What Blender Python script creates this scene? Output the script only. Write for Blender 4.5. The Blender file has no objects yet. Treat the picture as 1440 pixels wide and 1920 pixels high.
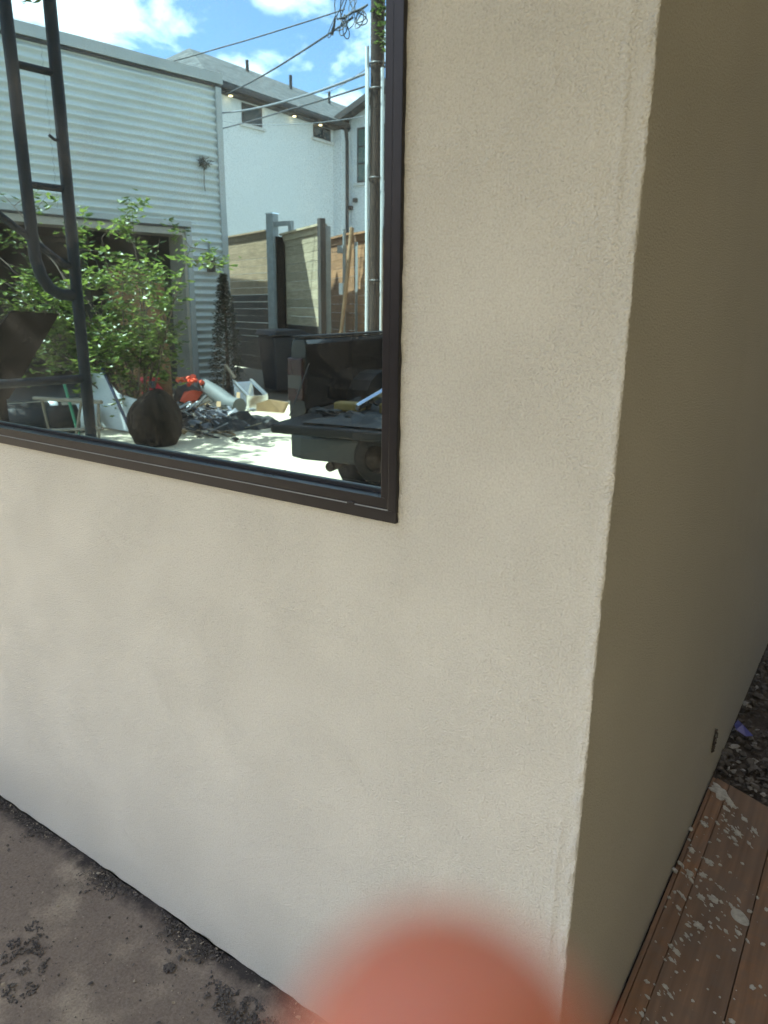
import bpy, bmesh, math, random
from mathutils import Vector, Matrix, noise, Euler

random.seed(7)
S = bpy.context.scene
COL = S.collection
R_ = math.radians

# ---------------------------------------------------------------- camera
CAM_ROT = Matrix(((0.82306973, -0.16158912, 0.54446779),
                  (0.56782969, 0.21521024, -0.79451494),
                  (0.01120993, 0.96310618, 0.26888813)))
CAM_LOC = Vector((0.28211, -0.94783, 1.5))
cd = bpy.data.cameras.new('camera')
cam = bpy.data.objects.new('camera', cd)
COL.objects.link(cam)
cam.matrix_world = Matrix.Translation(CAM_LOC) @ CAM_ROT.to_4x4()
cd.sensor_fit = 'VERTICAL'
cd.sensor_height = 36.0
cd.sensor_width = 27.0
cd.lens = 25.65
cd.clip_start = 0.004
cd.clip_end = 600
cd.dof.use_dof = True
cd.dof.focus_distance = 1.55
cd.dof.aperture_fstop = 25.65 / 3.3          # a 3.3 mm entrance pupil, as on a phone
S.camera = cam

# ---------------------------------------------------------------- sun, sky, exposure
SUN_EL, SUN_AZ = R_(58.6), R_(150)             # azimuth of the sun, counter-clockwise from +x
to_sun = Vector((math.cos(SUN_EL) * math.cos(SUN_AZ), math.cos(SUN_EL) * math.sin(SUN_AZ), math.sin(SUN_EL)))
sl = bpy.data.lights.new('sun', 'SUN')
sl.energy = 5.0
sl.angle = R_(0.53)
sl.color = (1.0, 0.95, 0.86)
sun = bpy.data.objects.new('sun', sl)
COL.objects.link(sun)
sun.rotation_euler = to_sun.to_track_quat('Z', 'Y').to_euler()
sun.location = (-6, 6, 14)

W = bpy.data.worlds.new('World')
S.world = W
W.use_nodes = True
nt = W.node_tree
nt.nodes.clear()
N = nt.nodes.new
L = nt.links.new
out = N('ShaderNodeOutputWorld')
bg = N('ShaderNodeBackground')
bg.inputs['Strength'].default_value = 0.09
sky = N('ShaderNodeTexSky')
sky.sky_type = 'NISHITA'
sky.sun_disc = False
sky.sun_elevation = SUN_EL
sky.sun_rotation = R_(90) - SUN_AZ           # the node counts clockwise from +y
sky.air_density = 1.0
sky.dust_density = 0.6
sky.ozone_density = 1.6
# cumulus: 3D noise over the view direction flattened to a cloud deck
tc = N('ShaderNodeTexCoord')
sep = N('ShaderNodeSeparateXYZ')
L(tc.outputs['Generated'], sep.inputs[0])
zz = N('ShaderNodeMath'); zz.operation = 'MAXIMUM'; zz.inputs[1].default_value = 0.0
L(sep.outputs['Z'], zz.inputs[0])
za = N('ShaderNodeMath'); za.operation = 'ADD'; za.inputs[1].default_value = 0.22
L(zz.outputs[0], za.inputs[0])
dx = N('ShaderNodeMath'); dx.operation = 'DIVIDE'
dy = N('ShaderNodeMath'); dy.operation = 'DIVIDE'
L(sep.outputs['X'], dx.inputs[0]); L(za.outputs[0], dx.inputs[1])
L(sep.outputs['Y'], dy.inputs[0]); L(za.outputs[0], dy.inputs[1])
cmb = N('ShaderNodeCombineXYZ')
L(dx.outputs[0], cmb.inputs[0]); L(dy.outputs[0], cmb.inputs[1])
cmb.inputs[2].default_value = 3.7
cn = N('ShaderNodeTexNoise')
cn.inputs['Scale'].default_value = 3.0
cn.inputs['Detail'].default_value = 9
cn.inputs['Roughness'].default_value = 0.56
cn.inputs['Distortion'].default_value = 0.25
L(cmb.outputs[0], cn.inputs['Vector'])
cr = N('ShaderNodeValToRGB')
cr.color_ramp.elements[0].position = 0.468
cr.color_ramp.elements[0].color = (0, 0, 0, 1)
cr.color_ramp.elements[1].position = 0.575
cr.color_ramp.elements[1].color = (1, 1, 1, 1)
L(cn.outputs['Fac'], cr.inputs[0])
cmix = N('ShaderNodeMixRGB')
cmix.inputs[2].default_value = (8.6, 8.6, 8.7, 1)
L(cr.outputs[0], cmix.inputs[0])
L(sky.outputs[0], cmix.inputs[1])
L(cmix.outputs[0], bg.inputs['Color'])
L(bg.outputs[0], out.inputs[0])

S.view_settings.view_transform = 'Standard'
S.view_settings.look = 'None'
S.view_settings.gamma = 1.0
S.view_settings.exposure = 2.06
S.view_settings.use_curve_mapping = False
S.cycles.use_denoising = True
S.cycles.use_adaptive_sampling = True
S.cycles.adaptive_threshold = 0.02
S.cycles.max_bounces = 7
S.cycles.diffuse_bounces = 3
S.cycles.glossy_bounces = 4
S.cycles.transparent_max_bounces = 10
S.cycles.caustics_reflective = False
S.cycles.caustics_refractive = False
S.cycles.sample_clamp_indirect = 8.0

# ---------------------------------------------------------------- helpers
GLASS_Y = 0.022
def V(x, d, z):
    """a place d metres out from the window pane, on the yard side"""
    return Vector((x, 2 * GLASS_Y - d, z))

class MB:
    def __init__(self):
        self.v, self.f, self.sm, self.mi = [], [], [], []
        self.cur = 0
    def add(self, vs, fs, smooth=False):
        o = len(self.v)
        self.v += [tuple(p) for p in vs]
        for q in fs:
            self.f.append(tuple(i + o for i in q)); self.sm.append(smooth); self.mi.append(self.cur)
        return self
    def box(self, a, b, M=None):
        x0, y0, z0 = a; x1, y1, z1 = b
        vs = [Vector(p) for p in ((x0,y0,z0),(x1,y0,z0),(x1,y1,z0),(x0,y1,z0),(x0,y0,z1),(x1,y0,z1),(x1,y1,z1),(x0,y1,z1))]
        if M is not None: vs = [M @ p for p in vs]
        return self.add(vs, [(0,3,2,1),(4,5,6,7),(0,1,5,4),(1,2,6,5),(2,3,7,6),(3,0,4,7)])
    def prism(self, pts, off, smooth=False):
        """closed polygon pts extruded by the vector off"""
        n = len(pts); off = Vector(off)
        vs = [Vector(p) for p in pts] + [Vector(p) + off for p in pts]
        fs = [tuple(range(n - 1, -1, -1)), tuple(range(n, 2 * n))]
        fs += [(i, (i + 1) % n, n + (i + 1) % n, n + i) for i in range(n)]
        return self.add(vs, fs, smooth)
    def tube(self, path, r, n=8, cap=True):
        path = [Vector(p) for p in path]
        rr = r if isinstance(r, (list, tuple)) else [r] * len(path)
        vs, fs = [], []
        t0 = (path[1] - path[0]).normalized()
        up = Vector((0, 0, 1)) if abs(t0.z) < 0.9 else Vector((1, 0, 0))
        a = t0.cross(up).normalized()
        for i, p in enumerate(path):
            if i == 0: t = t0
            elif i == len(path) - 1: t = (path[i] - path[i - 1]).normalized()
            else:
                t = (path[i + 1] - path[i - 1])
                t = t.normalized() if t.length > 1e-9 else t0
            a = (a - t * a.dot(t))
            a = a.normalized() if a.length > 1e-6 else t.orthogonal().normalized()
            b = t.cross(a)
            for k in range(n):
                w = 2 * math.pi * k / n
                vs.append(p + (a * math.cos(w) + b * math.sin(w)) * rr[i])
        for i in range(len(path) - 1):
            for k in range(n):
                fs.append((i * n + k, i * n + (k + 1) % n, (i + 1) * n + (k + 1) % n, (i + 1) * n + k))
        self.add(vs, fs, True)
        if cap:
            m = len(vs) - n
            self.add(vs[:n], [tuple(range(n - 1, -1, -1))]); self.add(vs[m:], [tuple(range(n))])
        return self
    def lathe(self, prof, M=None, n=20, smooth=True):
        """prof: (radius, height) pairs around local z"""
        vs, fs = [], []
        for r, h in prof:
            for k in range(n):
                w = 2 * math.pi * k / n
                p = Vector((r * math.cos(w), r * math.sin(w), h))
                vs.append(M @ p if M is not None else p)
        for i in range(len(prof) - 1):
            for k in range(n):
                fs.append((i * n + k, i * n + (k + 1) % n, (i + 1) * n + (k + 1) % n, (i + 1) * n + k))
        return self.add(vs, fs, smooth)
    def chip(self, c, s, seed, flat=0.6):
        """an angular stone"""
        rnd = random.Random(seed)
        base = [(1,0,0),(-1,0,0),(0,1,0),(0,-1,0),(0,0,1),(0,0,-1),(.6,.6,.5),(-.6,.6,-.4),(.6,-.6,-.4),(-.6,-.6,.5)]
        M = Euler((rnd.uniform(0, .6), rnd.uniform(0, .6), rnd.uniform(0, 6.28))).to_matrix()
        sc = Vector((rnd.uniform(.7, 1.3), rnd.uniform(.55, 1.0), rnd.uniform(.5, 1.0) * flat))
        vs = [Vector(c) + M @ Vector(tuple(q * sc[i] * s * rnd.uniform(.75, 1.2) for i, q in enumerate(b))) for b in base]
        fs = [(0,6,4),(6,2,4),(2,7,1),(2,1,4),(1,9,4),(9,3,4),(3,0,4),(3,8,0),(0,5,2),(0,2,6),(2,5,7),(7,5,1),(1,5,3),(1,3,9),(3,5,8),(8,5,0)]
        return self.add(vs, fs)
    def build(self, name, mat, parent=None, fix=True, bevel=0.0):
        me = bpy.data.meshes.new(name)
        me.from_pydata(self.v, [], self.f)
        me.polygons.foreach_set('use_smooth', self.sm)
        mats = mat if isinstance(mat, (list, tuple)) else [mat]
        for m in mats: me.materials.append(m)
        if len(mats) > 1: me.polygons.foreach_set('material_index', self.mi)
        if fix:
            bm = bmesh.new(); bm.from_mesh(me)
            if bevel > 0:
                bmesh.ops.remove_doubles(bm, verts=bm.verts, dist=1e-6)
            bmesh.ops.recalc_face_normals(bm, faces=bm.faces)
            bm.to_mesh(me); bm.free()
        me.update()
        o = bpy.data.objects.new(name, me)
        COL.objects.link(o)
        if bevel > 0:
            b = o.modifiers.new('bevel', 'BEVEL')
            b.width = bevel; b.segments = 2; b.limit_method = 'ANGLE'; b.angle_limit = R_(40)
        if parent is not None:
            o.parent = parent
            o.matrix_parent_inverse = parent.matrix_world.inverted() if False else Matrix.Identity(4)
        return o

def empty(name, loc=(0, 0, 0), rz=0.0):
    o = bpy.data.objects.new(name, None)
    COL.objects.link(o)
    o.empty_display_size = 0.1
    o.location = loc
    o.rotation_euler = (0, 0, rz)
    return o
def tag(o, label, cat, group=None):
    o['label'] = label; o['category'] = cat
    if group: o['group'] = group
    return o
def kind(o, k):
    o['kind'] = k
    return o
def local(root):
    """matrix from world into the frame of an Empty"""
    return (Matrix.Translation(root.location) @ root.rotation_euler.to_matrix().to_4x4()).inverted()

# ---------------------------------------------------------------- materials
def mat(name, col, rough=0.7, metal=0.0, var=0.0, vscale=6.0, bump=0.0, bscale=60.0, spec=0.5,
        col2=None, detail=4.0, coat=0.0, stretch=None, sss=0.0, emit=None, estr=0.0):
    m = bpy.data.materials.new(name)
    m.use_nodes = True
    t = m.node_tree
    p = t.nodes['Principled BSDF']
    p.inputs['Roughness'].default_value = rough
    p.inputs['Metallic'].default_value = metal
    p.inputs['Specular IOR Level'].default_value = spec
    p.inputs['Coat Weight'].default_value = coat
    p.inputs['Base Color'].default_value = (*col, 1)
    if emit:
        p.inputs['Emission Color'].default_value = (*emit, 1)
        p.inputs['Emission Strength'].default_value = estr
    if var or bump or col2:
        c = t.nodes.new('ShaderNodeTexCoord')
        vec = c.outputs['Object']
        if stretch:
            mp = t.nodes.new('ShaderNodeMapping')
            mp.inputs['Scale'].default_value = stretch
            t.links.new(vec, mp.inputs[0]); vec = mp.outputs[0]
        if var or col2:
            n = t.nodes.new('ShaderNodeTexNoise')
            n.inputs['Scale'].default_value = vscale
            n.inputs['Detail'].default_value = detail
            n.inputs['Roughness'].default_value = 0.6
            t.links.new(vec, n.inputs['Vector'])
            r = t.nodes.new('ShaderNodeValToRGB')
            c2 = col2 or tuple(min(1, q * (1 + var)) for q in col)
            c1 = col if col2 else tuple(q * (1 - var) for q in col)
            r.color_ramp.elements[0].position = 0.33
            r.color_ramp.elements[1].position = 0.67
            r.color_ramp.elements[0].color = (*c1, 1)
            r.color_ramp.elements[1].color = (*c2, 1)
            t.links.new(n.outputs['Fac'], r.inputs[0])
            t.links.new(r.outputs[0], p.inputs['Base Color'])
        if bump:
            n2 = t.nodes.new('ShaderNodeTexNoise')
            n2.inputs['Scale'].default_value = bscale
            n2.inputs['Detail'].default_value = 5
            t.links.new(vec, n2.inputs['Vector'])
            b = t.nodes.new('ShaderNodeBump')
            b.inputs['Strength'].default_value = bump
            b.inputs['Distance'].default_value = 0.01
            t.links.new(n2.outputs['Fac'], b.inputs['Height'])
            t.links.new(b.outputs[0], p.inputs['Normal'])
    return m

def nodes_of(m): return m.node_tree, m.node_tree.nodes['Principled BSDF']

def stucco_mat():
    m = bpy.data.materials.new('fine_stucco')
    m.use_nodes = True
    t, p = nodes_of(m)
    n, l = t.nodes.new, t.links.new
    p.inputs['Roughness'].default_value = 0.9
    p.inputs['Specular IOR Level'].default_value = 0.2
    tc = n('ShaderNodeTexCoord')
    def noi(scale, detail, rough=0.5, vec=None, dist=0.0):
        q = n('ShaderNodeTexNoise')
        q.inputs['Scale'].default_value = scale; q.inputs['Detail'].default_value = detail
        q.inputs['Roughness'].default_value = rough; q.inputs['Distortion'].default_value = dist
        l(vec or tc.outputs['Object'], q.inputs['Vector'])
        return q
    def ramp(src, p0, c0, p1, c1):
        r = n('ShaderNodeValToRGB')
        r.color_ramp.elements[0].position = p0; r.color_ramp.elements[0].color = (*c0, 1)
        r.color_ramp.elements[1].position = p1; r.color_ramp.elements[1].color = (*c1, 1)
        l(src, r.inputs[0]); return r
    # colour: faint pink and grey patches of a coat that dries unevenly, sand grains of other shades
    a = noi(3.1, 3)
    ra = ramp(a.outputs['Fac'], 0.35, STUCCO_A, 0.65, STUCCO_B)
    # brighter light painted into the lower wall: paler and greyer there, with an uneven front
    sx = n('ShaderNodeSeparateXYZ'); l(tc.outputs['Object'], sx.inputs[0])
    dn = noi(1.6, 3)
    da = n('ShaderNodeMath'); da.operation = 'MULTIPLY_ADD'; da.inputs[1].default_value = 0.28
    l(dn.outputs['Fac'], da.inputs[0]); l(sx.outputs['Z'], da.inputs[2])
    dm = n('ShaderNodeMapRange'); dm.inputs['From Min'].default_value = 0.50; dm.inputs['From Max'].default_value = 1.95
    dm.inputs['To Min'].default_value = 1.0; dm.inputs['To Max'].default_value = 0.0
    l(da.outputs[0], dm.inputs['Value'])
    low_light = n('ShaderNodeMixRGB'); low_light.inputs[2].default_value = (*STUCCO_LOW_LIGHT, 1)  # mixes the painted light into the coat colour
    l(dm.outputs[0], low_light.inputs[0]); l(ra.outputs[0], low_light.inputs[1])
    g = noi(300, 2, 0.6)
    rg = ramp(g.outputs['Fac'], 0.30, (0.84, 0.83, 0.81), 0.64, (1.05, 1.05, 1.05))
    mx = n('ShaderNodeMixRGB'); mx.blend_type = 'MULTIPLY'; mx.inputs[0].default_value = 0.8
    l(low_light.outputs[0], mx.inputs[1]); l(rg.outputs[0], mx.inputs[2])
    l(mx.outputs[0], p.inputs['Base Color'])
    # relief: sand grain, smoother where the trowel pressed, and long thin drag lines
    pm = noi(5.5, 2)
    pr = n('ShaderNodeMapRange'); pr.inputs['From Min'].default_value = 0.36; pr.inputs['From Max'].default_value = 0.60
    pr.inputs['To Min'].default_value = 0.72; pr.inputs['To Max'].default_value = 1.0
    l(pm.outputs['Fac'], pr.inputs['Value'])
    gm = n('ShaderNodeMath'); gm.operation = 'MULTIPLY'; l(g.outputs['Fac'], gm.inputs[0]); l(pr.outputs[0], gm.inputs[1])
    mp = n('ShaderNodeMapping'); mp.inputs['Scale'].default_value = (16, 16, 4.5); mp.inputs['Rotation'].default_value = (0, 0.85, 0)
    l(tc.outputs['Object'], mp.inputs[0])
    sc = noi(1.0, 3, 0.5, mp.outputs[0], 1.6)
    sr = ramp(sc.outputs['Fac'], 0.635, (0, 0, 0), 0.675, (1, 1, 1))
    hm = n('ShaderNodeMath'); hm.operation = 'MULTIPLY_ADD'; hm.inputs[1].default_value = 0.07
    l(sr.outputs[0], hm.inputs[0]); l(gm.outputs[0], hm.inputs[2])
    b1 = n('ShaderNodeBump'); b1.inputs['Strength'].default_value = 1.0; b1.inputs['Distance'].default_value = 0.0056
    l(hm.outputs[0], b1.inputs['Height'])
    l(b1.outputs[0], p.inputs['Normal'])
    return m

def pane_mat():
    """coated double pane: mirrors the yard, lets a little of the dim room through, a film of dust"""
    m = bpy.data.materials.new('coated_glass')
    m.use_nodes = True
    t = m.node_tree
    t.nodes.clear()
    n, l = t.nodes.new, t.links.new
    o = n('ShaderNodeOutputMaterial')
    tr = n('ShaderNodeBsdfTransparent'); tr.inputs[0].default_value = (0.30, 0.42, 0.37, 1)
    gl = n('ShaderNodeBsdfGlossy'); gl.inputs['Roughness'].default_value = 0.0
    gl.inputs['Color'].default_value = (0.65, 0.94, 1.0, 1)
    fr = n('ShaderNodeFresnel'); fr.inputs['IOR'].default_value = 1.6
    mr = n('ShaderNodeMapRange'); mr.inputs['From Min'].default_value = 0.0; mr.inputs['From Max'].default_value = 1.0
    mr.inputs['To Min'].default_value = 0.57; mr.inputs['To Max'].default_value = 1.0
    l(fr.outputs[0], mr.inputs['Value'])
    m1 = n('ShaderNodeMixShader'); l(mr.outputs[0], m1.inputs[0]); l(tr.outputs[0], m1.inputs[1]); l(gl.outputs[0], m1.inputs[2])
    # slow waves in the glass
    tc = n('ShaderNodeTexCoord')
    wv = n('ShaderNodeTexNoise'); wv.inputs['Scale'].default_value = 5; wv.inputs['Detail'].default_value = 1
    l(tc.outputs['Object'], wv.inputs['Vector'])
    bp = n('ShaderNodeBump'); bp.inputs['Strength'].default_value = 0.02; bp.inputs['Distance'].default_value = 0.004
    l(wv.outputs['Fac'], bp.inputs['Height']); l(bp.outputs[0], gl.inputs['Normal'])
    df = n('ShaderNodeBsdfDiffuse'); df.inputs['Color'].default_value = (0.62, 0.62, 0.56, 1)
    d1 = n('ShaderNodeTexNoise'); d1.inputs['Scale'].default_value = 420; d1.inputs['Detail'].default_value = 2
    l(tc.outputs['Object'], d1.inputs['Vector'])
    d2 = n('ShaderNodeMapRange'); d2.inputs['From Min'].default_value = 0.45; d2.inputs['From Max'].default_value = 0.75
    d2.inputs['To Min'].default_value = 0.010; d2.inputs['To Max'].default_value = 0.09
    l(d1.outputs['Fac'], d2.inputs['Value'])
    # smeared, dustier patches
    d3 = n('ShaderNodeTexNoise'); d3.inputs['Scale'].default_value = 4.0; d3.inputs['Detail'].default_value = 4; d3.inputs['Distortion'].default_value = 1.0
    l(tc.outputs['Object'], d3.inputs['Vector'])
    d4 = n('ShaderNodeMapRange'); d4.inputs['From Min'].default_value = 0.42; d4.inputs['From Max'].default_value = 0.70
    d4.inputs['To Min'].default_value = 0.7; d4.inputs['To Max'].default_value = 2.4
    l(d3.outputs['Fac'], d4.inputs['Value'])
    d5 = n('ShaderNodeMath'); d5.operation = 'MULTIPLY'; l(d2.outputs[0], d5.inputs[0]); l(d4.outputs[0], d5.inputs[1])
    m2 = n('ShaderNodeMixShader'); l(d5.outputs[0], m2.inputs[0]); l(m1.outputs[0], m2.inputs[1]); l(df.outputs[0], m2.inputs[2])
    l(m2.outputs[0], o.inputs[0])
    return m

def concrete_mat():
    m = bpy.data.materials.new('dirty_concrete')
    m.use_nodes = True
    t, p = nodes_of(m)
    n, l = t.nodes.new, t.links.new
    p.inputs['Roughness'].default_value = 0.85
    p.inputs['Specular IOR Level'].default_value = 0.3
    tc = n('ShaderNodeTexCoord')
    a = n('ShaderNodeTexNoise'); a.inputs['Scale'].default_value = 3.2; a.inputs['Detail'].default_value = 4; a.inputs['Roughness'].default_value = 0.6
    l(tc.outputs['Object'], a.inputs['Vector'])
    ra = n('ShaderNodeValToRGB')
    e = ra.color_ramp.elements
    e[0].position = 0.30; e[0].color = (0.54, 0.47, 0.35, 1)
    e[1].position = 0.72; e[1].color = (0.66, 0.58, 0.43, 1)
    l(a.outputs['Fac'], ra.inputs[0])
    # mud tracked along the foot of the wall: a stain with its own edge, within half a metre of it
    sp = n('ShaderNodeSeparateXYZ'); l(tc.outputs['Object'], sp.inputs[0])
    mr = n('ShaderNodeMapRange'); mr.inputs['From Min'].default_value = -1.5; mr.inputs['From Max'].default_value = -0.1
    mr.inputs['To Min'].default_value = 0.0; mr.inputs['To Max'].default_value = 1.0
    l(sp.outputs['Y'], mr.inputs['Value'])
    b = n('ShaderNodeTexNoise'); b.inputs['Scale'].default_value = 6; b.inputs['Detail'].default_value = 6
    l(tc.outputs['Object'], b.inputs['Vector'])
    ad = n('ShaderNodeMath'); ad.operation = 'MULTIPLY'; l(mr.outputs[0], ad.inputs[0]); l(b.outputs['Fac'], ad.inputs[1])
    sc = n('ShaderNodeMath'); sc.operation = 'MULTIPLY'; sc.inputs[1].default_value = 2.3; sc.use_clamp = True
    l(ad.outputs[0], sc.inputs[0])
    mx0 = n('ShaderNodeMixRGB'); mx0.inputs[2].default_value = (0.205, 0.170, 0.138, 1)
    l(sc.outputs[0], mx0.inputs[0]); l(ra.outputs[0], mx0.inputs[1])
    # black dirt in the joint at the foot of the wall
    mr2 = n('ShaderNodeMapRange'); mr2.inputs['From Min'].default_value = -0.085; mr2.inputs['From Max'].default_value = -0.005
    l(sp.outputs['Y'], mr2.inputs['Value'])
    b4 = n('ShaderNodeTexNoise'); b4.inputs['Scale'].default_value = 24; b4.inputs['Detail'].default_value = 7; b4.inputs['Roughness'].default_value = 0.7
    l(tc.outputs['Object'], b4.inputs['Vector'])
    d4 = n('ShaderNodeMath'); d4.operation = 'MULTIPLY'; l(mr2.outputs[0], d4.inputs[0]); l(b4.outputs['Fac'], d4.inputs[1])
    d5 = n('ShaderNodeMapRange'); d5.inputs['From Min'].default_value = 0.18; d5.inputs['From Max'].default_value = 0.42; l(d4.outputs[0], d5.inputs['Value'])
    mx9 = n('ShaderNodeMixRGB'); mx9.inputs[2].default_value = (0.045, 0.040, 0.038, 1)
    l(d5.outputs[0], mx9.inputs[0]); l(mx0.outputs[0], mx9.inputs[1])
    # scattered rusty and dark blotches
    b6 = n('ShaderNodeTexNoise'); b6.inputs['Scale'].default_value = 9; b6.inputs['Detail'].default_value = 5; b6.inputs['Roughness'].default_value = 0.75
    l(tc.outputs['Object'], b6.inputs['Vector'])
    r6 = n('ShaderNodeMapRange'); r6.inputs['From Min'].default_value = 0.50; r6.inputs['From Max'].default_value = 0.70; r6.inputs['To Max'].default_value = 0.22; l(b6.outputs['Fac'], r6.inputs['Value'])
    r7 = n('ShaderNodeMath'); r7.operation = 'MULTIPLY'; l(r6.outputs[0], r7.inputs[0]); l(mr.outputs[0], r7.inputs[1])
    mx = n('ShaderNodeMixRGB'); mx.inputs[2].default_value = (0.105, 0.075, 0.062, 1)
    l(r7.outputs[0], mx.inputs[0]); l(mx9.outputs[0], mx.inputs[1])
    f = n('ShaderNodeTexNoise'); f.inputs['Scale'].default_value = 150; f.inputs['Detail'].default_value = 4; f.inputs['Roughness'].default_value = 0.7
    l(tc.outputs['Object'], f.inputs['Vector'])
    rf = n('ShaderNodeValToRGB')
    rf.color_ramp.elements[0].position = 0.32; rf.color_ramp.elements[0].color = (0.62, 0.60, 0.58, 1)
    rf.color_ramp.elements[1].position = 0.62; rf.color_ramp.elements[1].color = (1.08, 1.08, 1.08, 1)
    l(f.outputs['Fac'], rf.inputs[0])
    m2 = n('ShaderNodeMixRGB'); m2.blend_type = 'MULTIPLY'; m2.inputs[0].default_value = 0.75
    l(mx.outputs[0], m2.inputs[1]); l(rf.outputs[0], m2.inputs[2])
    l(m2.outputs[0], p.inputs['Base Color'])
    b1 = n('ShaderNodeBump'); b1.inputs['Strength'].default_value = 0.7; b1.inputs['Distance'].default_value = 0.003
    l(f.outputs['Fac'], b1.inputs['Height'])
    b2 = n('ShaderNodeBump'); b2.inputs['Strength'].default_value = 0.4; b2.inputs['Distance'].default_value = 0.01
    l(b.outputs['Fac'], b2.inputs['Height']); l(b1.outputs[0], b2.inputs['Normal'])
    l(b2.outputs[0], p.inputs['Normal'])
    return m

def wood_mat(name, c1, c2, axis=(40, 2.2, 40), rough=0.75, bump=0.25, dust=None):
    m = bpy.data.materials.new(name)
    m.use_nodes = True
    t, p = nodes_of(m)
    n, l = t.nodes.new, t.links.new
    p.inputs['Roughness'].default_value = rough
    p.inputs['Specular IOR Level'].default_value = 0.25
    tc = n('ShaderNodeTexCoord')
    oi = n('ShaderNodeObjectInfo')
    mp = n('ShaderNodeMapping'); mp.inputs['Scale'].default_value = axis
    ad = n('ShaderNodeVectorMath'); ad.operation = 'MULTIPLY_ADD'
    l(oi.outputs['Random'], ad.inputs[0]); ad.inputs[1].default_value = (7, 7, 7); l(tc.outputs['Object'], ad.inputs[2])
    l(ad.outputs[0], mp.inputs[0])
    a = n('ShaderNodeTexNoise'); a.inputs['Scale'].default_value = 1.0; a.inputs['Detail'].default_value = 6; a.inputs['Distortion'].default_value = 0.4
    l(mp.outputs[0], a.inputs['Vector'])
    r = n('ShaderNodeValToRGB')
    r.color_ramp.elements[0].position = 0.3; r.color_ramp.elements[0].color = (*c1, 1)
    r.color_ramp.elements[1].position = 0.7; r.color_ramp.elements[1].color = (*c2, 1)
    l(a.outputs['Fac'], r.inputs[0])
    k = n('ShaderNodeTexNoise'); k.inputs['Scale'].default_value = 4; k.inputs['Detail'].default_value = 5
    l(ad.outputs[0], k.inputs['Vector'])
    rk = n('ShaderNodeValToRGB')
    rk.color_ramp.elements[0].position = 0.35; rk.color_ramp.elements[0].color = (0.78, 0.78, 0.78, 1)
    rk.color_ramp.elements[1].position = 0.6; rk.color_ramp.elements[1].color = (1, 1, 1, 1)
    l(k.outputs['Fac'], rk.inputs[0])
    mx = n('ShaderNodeMixRGB'); mx.blend_type = 'MULTIPLY'; mx.inputs[0].default_value = 0.7
    l(r.outputs[0], mx.inputs[1]); l(rk.outputs[0], mx.inputs[2])
    hv = n('ShaderNodeHueSaturation')
    vr = n('ShaderNodeMapRange'); vr.inputs['To Min'].default_value = 0.82; vr.inputs['To Max'].default_value = 1.16
    l(oi.outputs['Random'], vr.inputs['Value']); l(vr.outputs[0], hv.inputs['Value']); l(mx.outputs[0], hv.inputs['Color'])
    last = hv.outputs[0]
    if dust:                                       # dried mud and plaster dust trodden into the grain
        q = n('ShaderNodeTexNoise'); q.inputs['Scale'].default_value = 11; q.inputs['Detail'].default_value = 7; q.inputs['Roughness'].default_value = 0.72
        l(tc.outputs['Object'], q.inputs['Vector'])
        qr = n('ShaderNodeMapRange'); qr.inputs['From Min'].default_value = 0.40; qr.inputs['From Max'].default_value = 0.68; qr.inputs['To Max'].default_value = 0.75
        l(q.outputs['Fac'], qr.inputs['Value'])
        qm = n('ShaderNodeMixRGB'); qm.inputs[2].default_value = (*dust, 1)
        l(qr.outputs[0], qm.inputs[0]); l(last, qm.inputs[1]); last = qm.outputs[0]
    l(last, p.inputs['Base Color'])
    b = n('ShaderNodeBump'); b.inputs['Strength'].default_value = bump; b.inputs['Distance'].default_value = 0.003
    l(a.outputs['Fac'], b.inputs['Height']); l(b.outputs[0], p.inputs['Normal'])
    return m

def leaf_mat(name, c1, c2, trans=0.35):
    m = bpy.data.materials.new(name)
    m.use_nodes = True
    t = m.node_tree
    p = t.nodes['Principled BSDF']
    n, l = t.nodes.new, t.links.new
    p.inputs['Roughness'].default_value = 0.38
    g = n('ShaderNodeNewGeometry')
    r = n('ShaderNodeValToRGB')
    r.color_ramp.elements[0].color = (*c1, 1); r.color_ramp.elements[1].color = (*c2, 1)
    l(g.outputs['Random Per Island'], r.inputs[0])
    l(r.outputs[0], p.inputs['Base Color'])
    tl = n('ShaderNodeBsdfTranslucent')
    hs = n('ShaderNodeHueSaturation'); hs.inputs['Value'].default_value = 1.5; hs.inputs['Hue'].default_value = 0.48
    l(r.outputs[0], hs.inputs['Color']); l(hs.outputs[0], tl.inputs['Color'])
    mx = n('ShaderNodeMixShader'); mx.inputs[0].default_value = trans
    l(p.outputs[0], mx.inputs[1]); l(tl.outputs[0], mx.inputs[2])
    l(mx.outputs[0], t.nodes['Material Output'].inputs[0])
    return m

STUCCO_A, STUCCO_B, STUCCO_LOW_LIGHT = (0.366, 0.360, 0.298), (0.382, 0.378, 0.318), (0.690, 0.705, 0.668)  # last colour carries the light painted low on the wall
M = {}
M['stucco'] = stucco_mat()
M['pane'] = pane_mat()
M['concrete'] = concrete_mat()
M['bronze'] = mat('bronze_anodised_aluminium', (0.013, 0.0125, 0.0145), 0.30, 0.1, spec=0.4, var=0.12, vscale=40, bump=0.03, bscale=300)
M['black'] = mat('black_rubber', (0.012, 0.012, 0.013), 0.7)
M['dark'] = mat('dim_room', (0.10, 0.105, 0.10), 0.9)
M['roofing'] = mat('flat_roofing', (0.22, 0.22, 0.21), 0.9, var=0.15)
M['soil'] = mat('packed_soil', (0.075, 0.062, 0.050), 0.95, var=0.35, vscale=18, bump=0.8, bscale=90)
M['ground'] = mat('gravelly_ground', (0.17, 0.155, 0.135), 0.95, var=0.25, vscale=4, bump=0.5, bscale=40)
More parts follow.
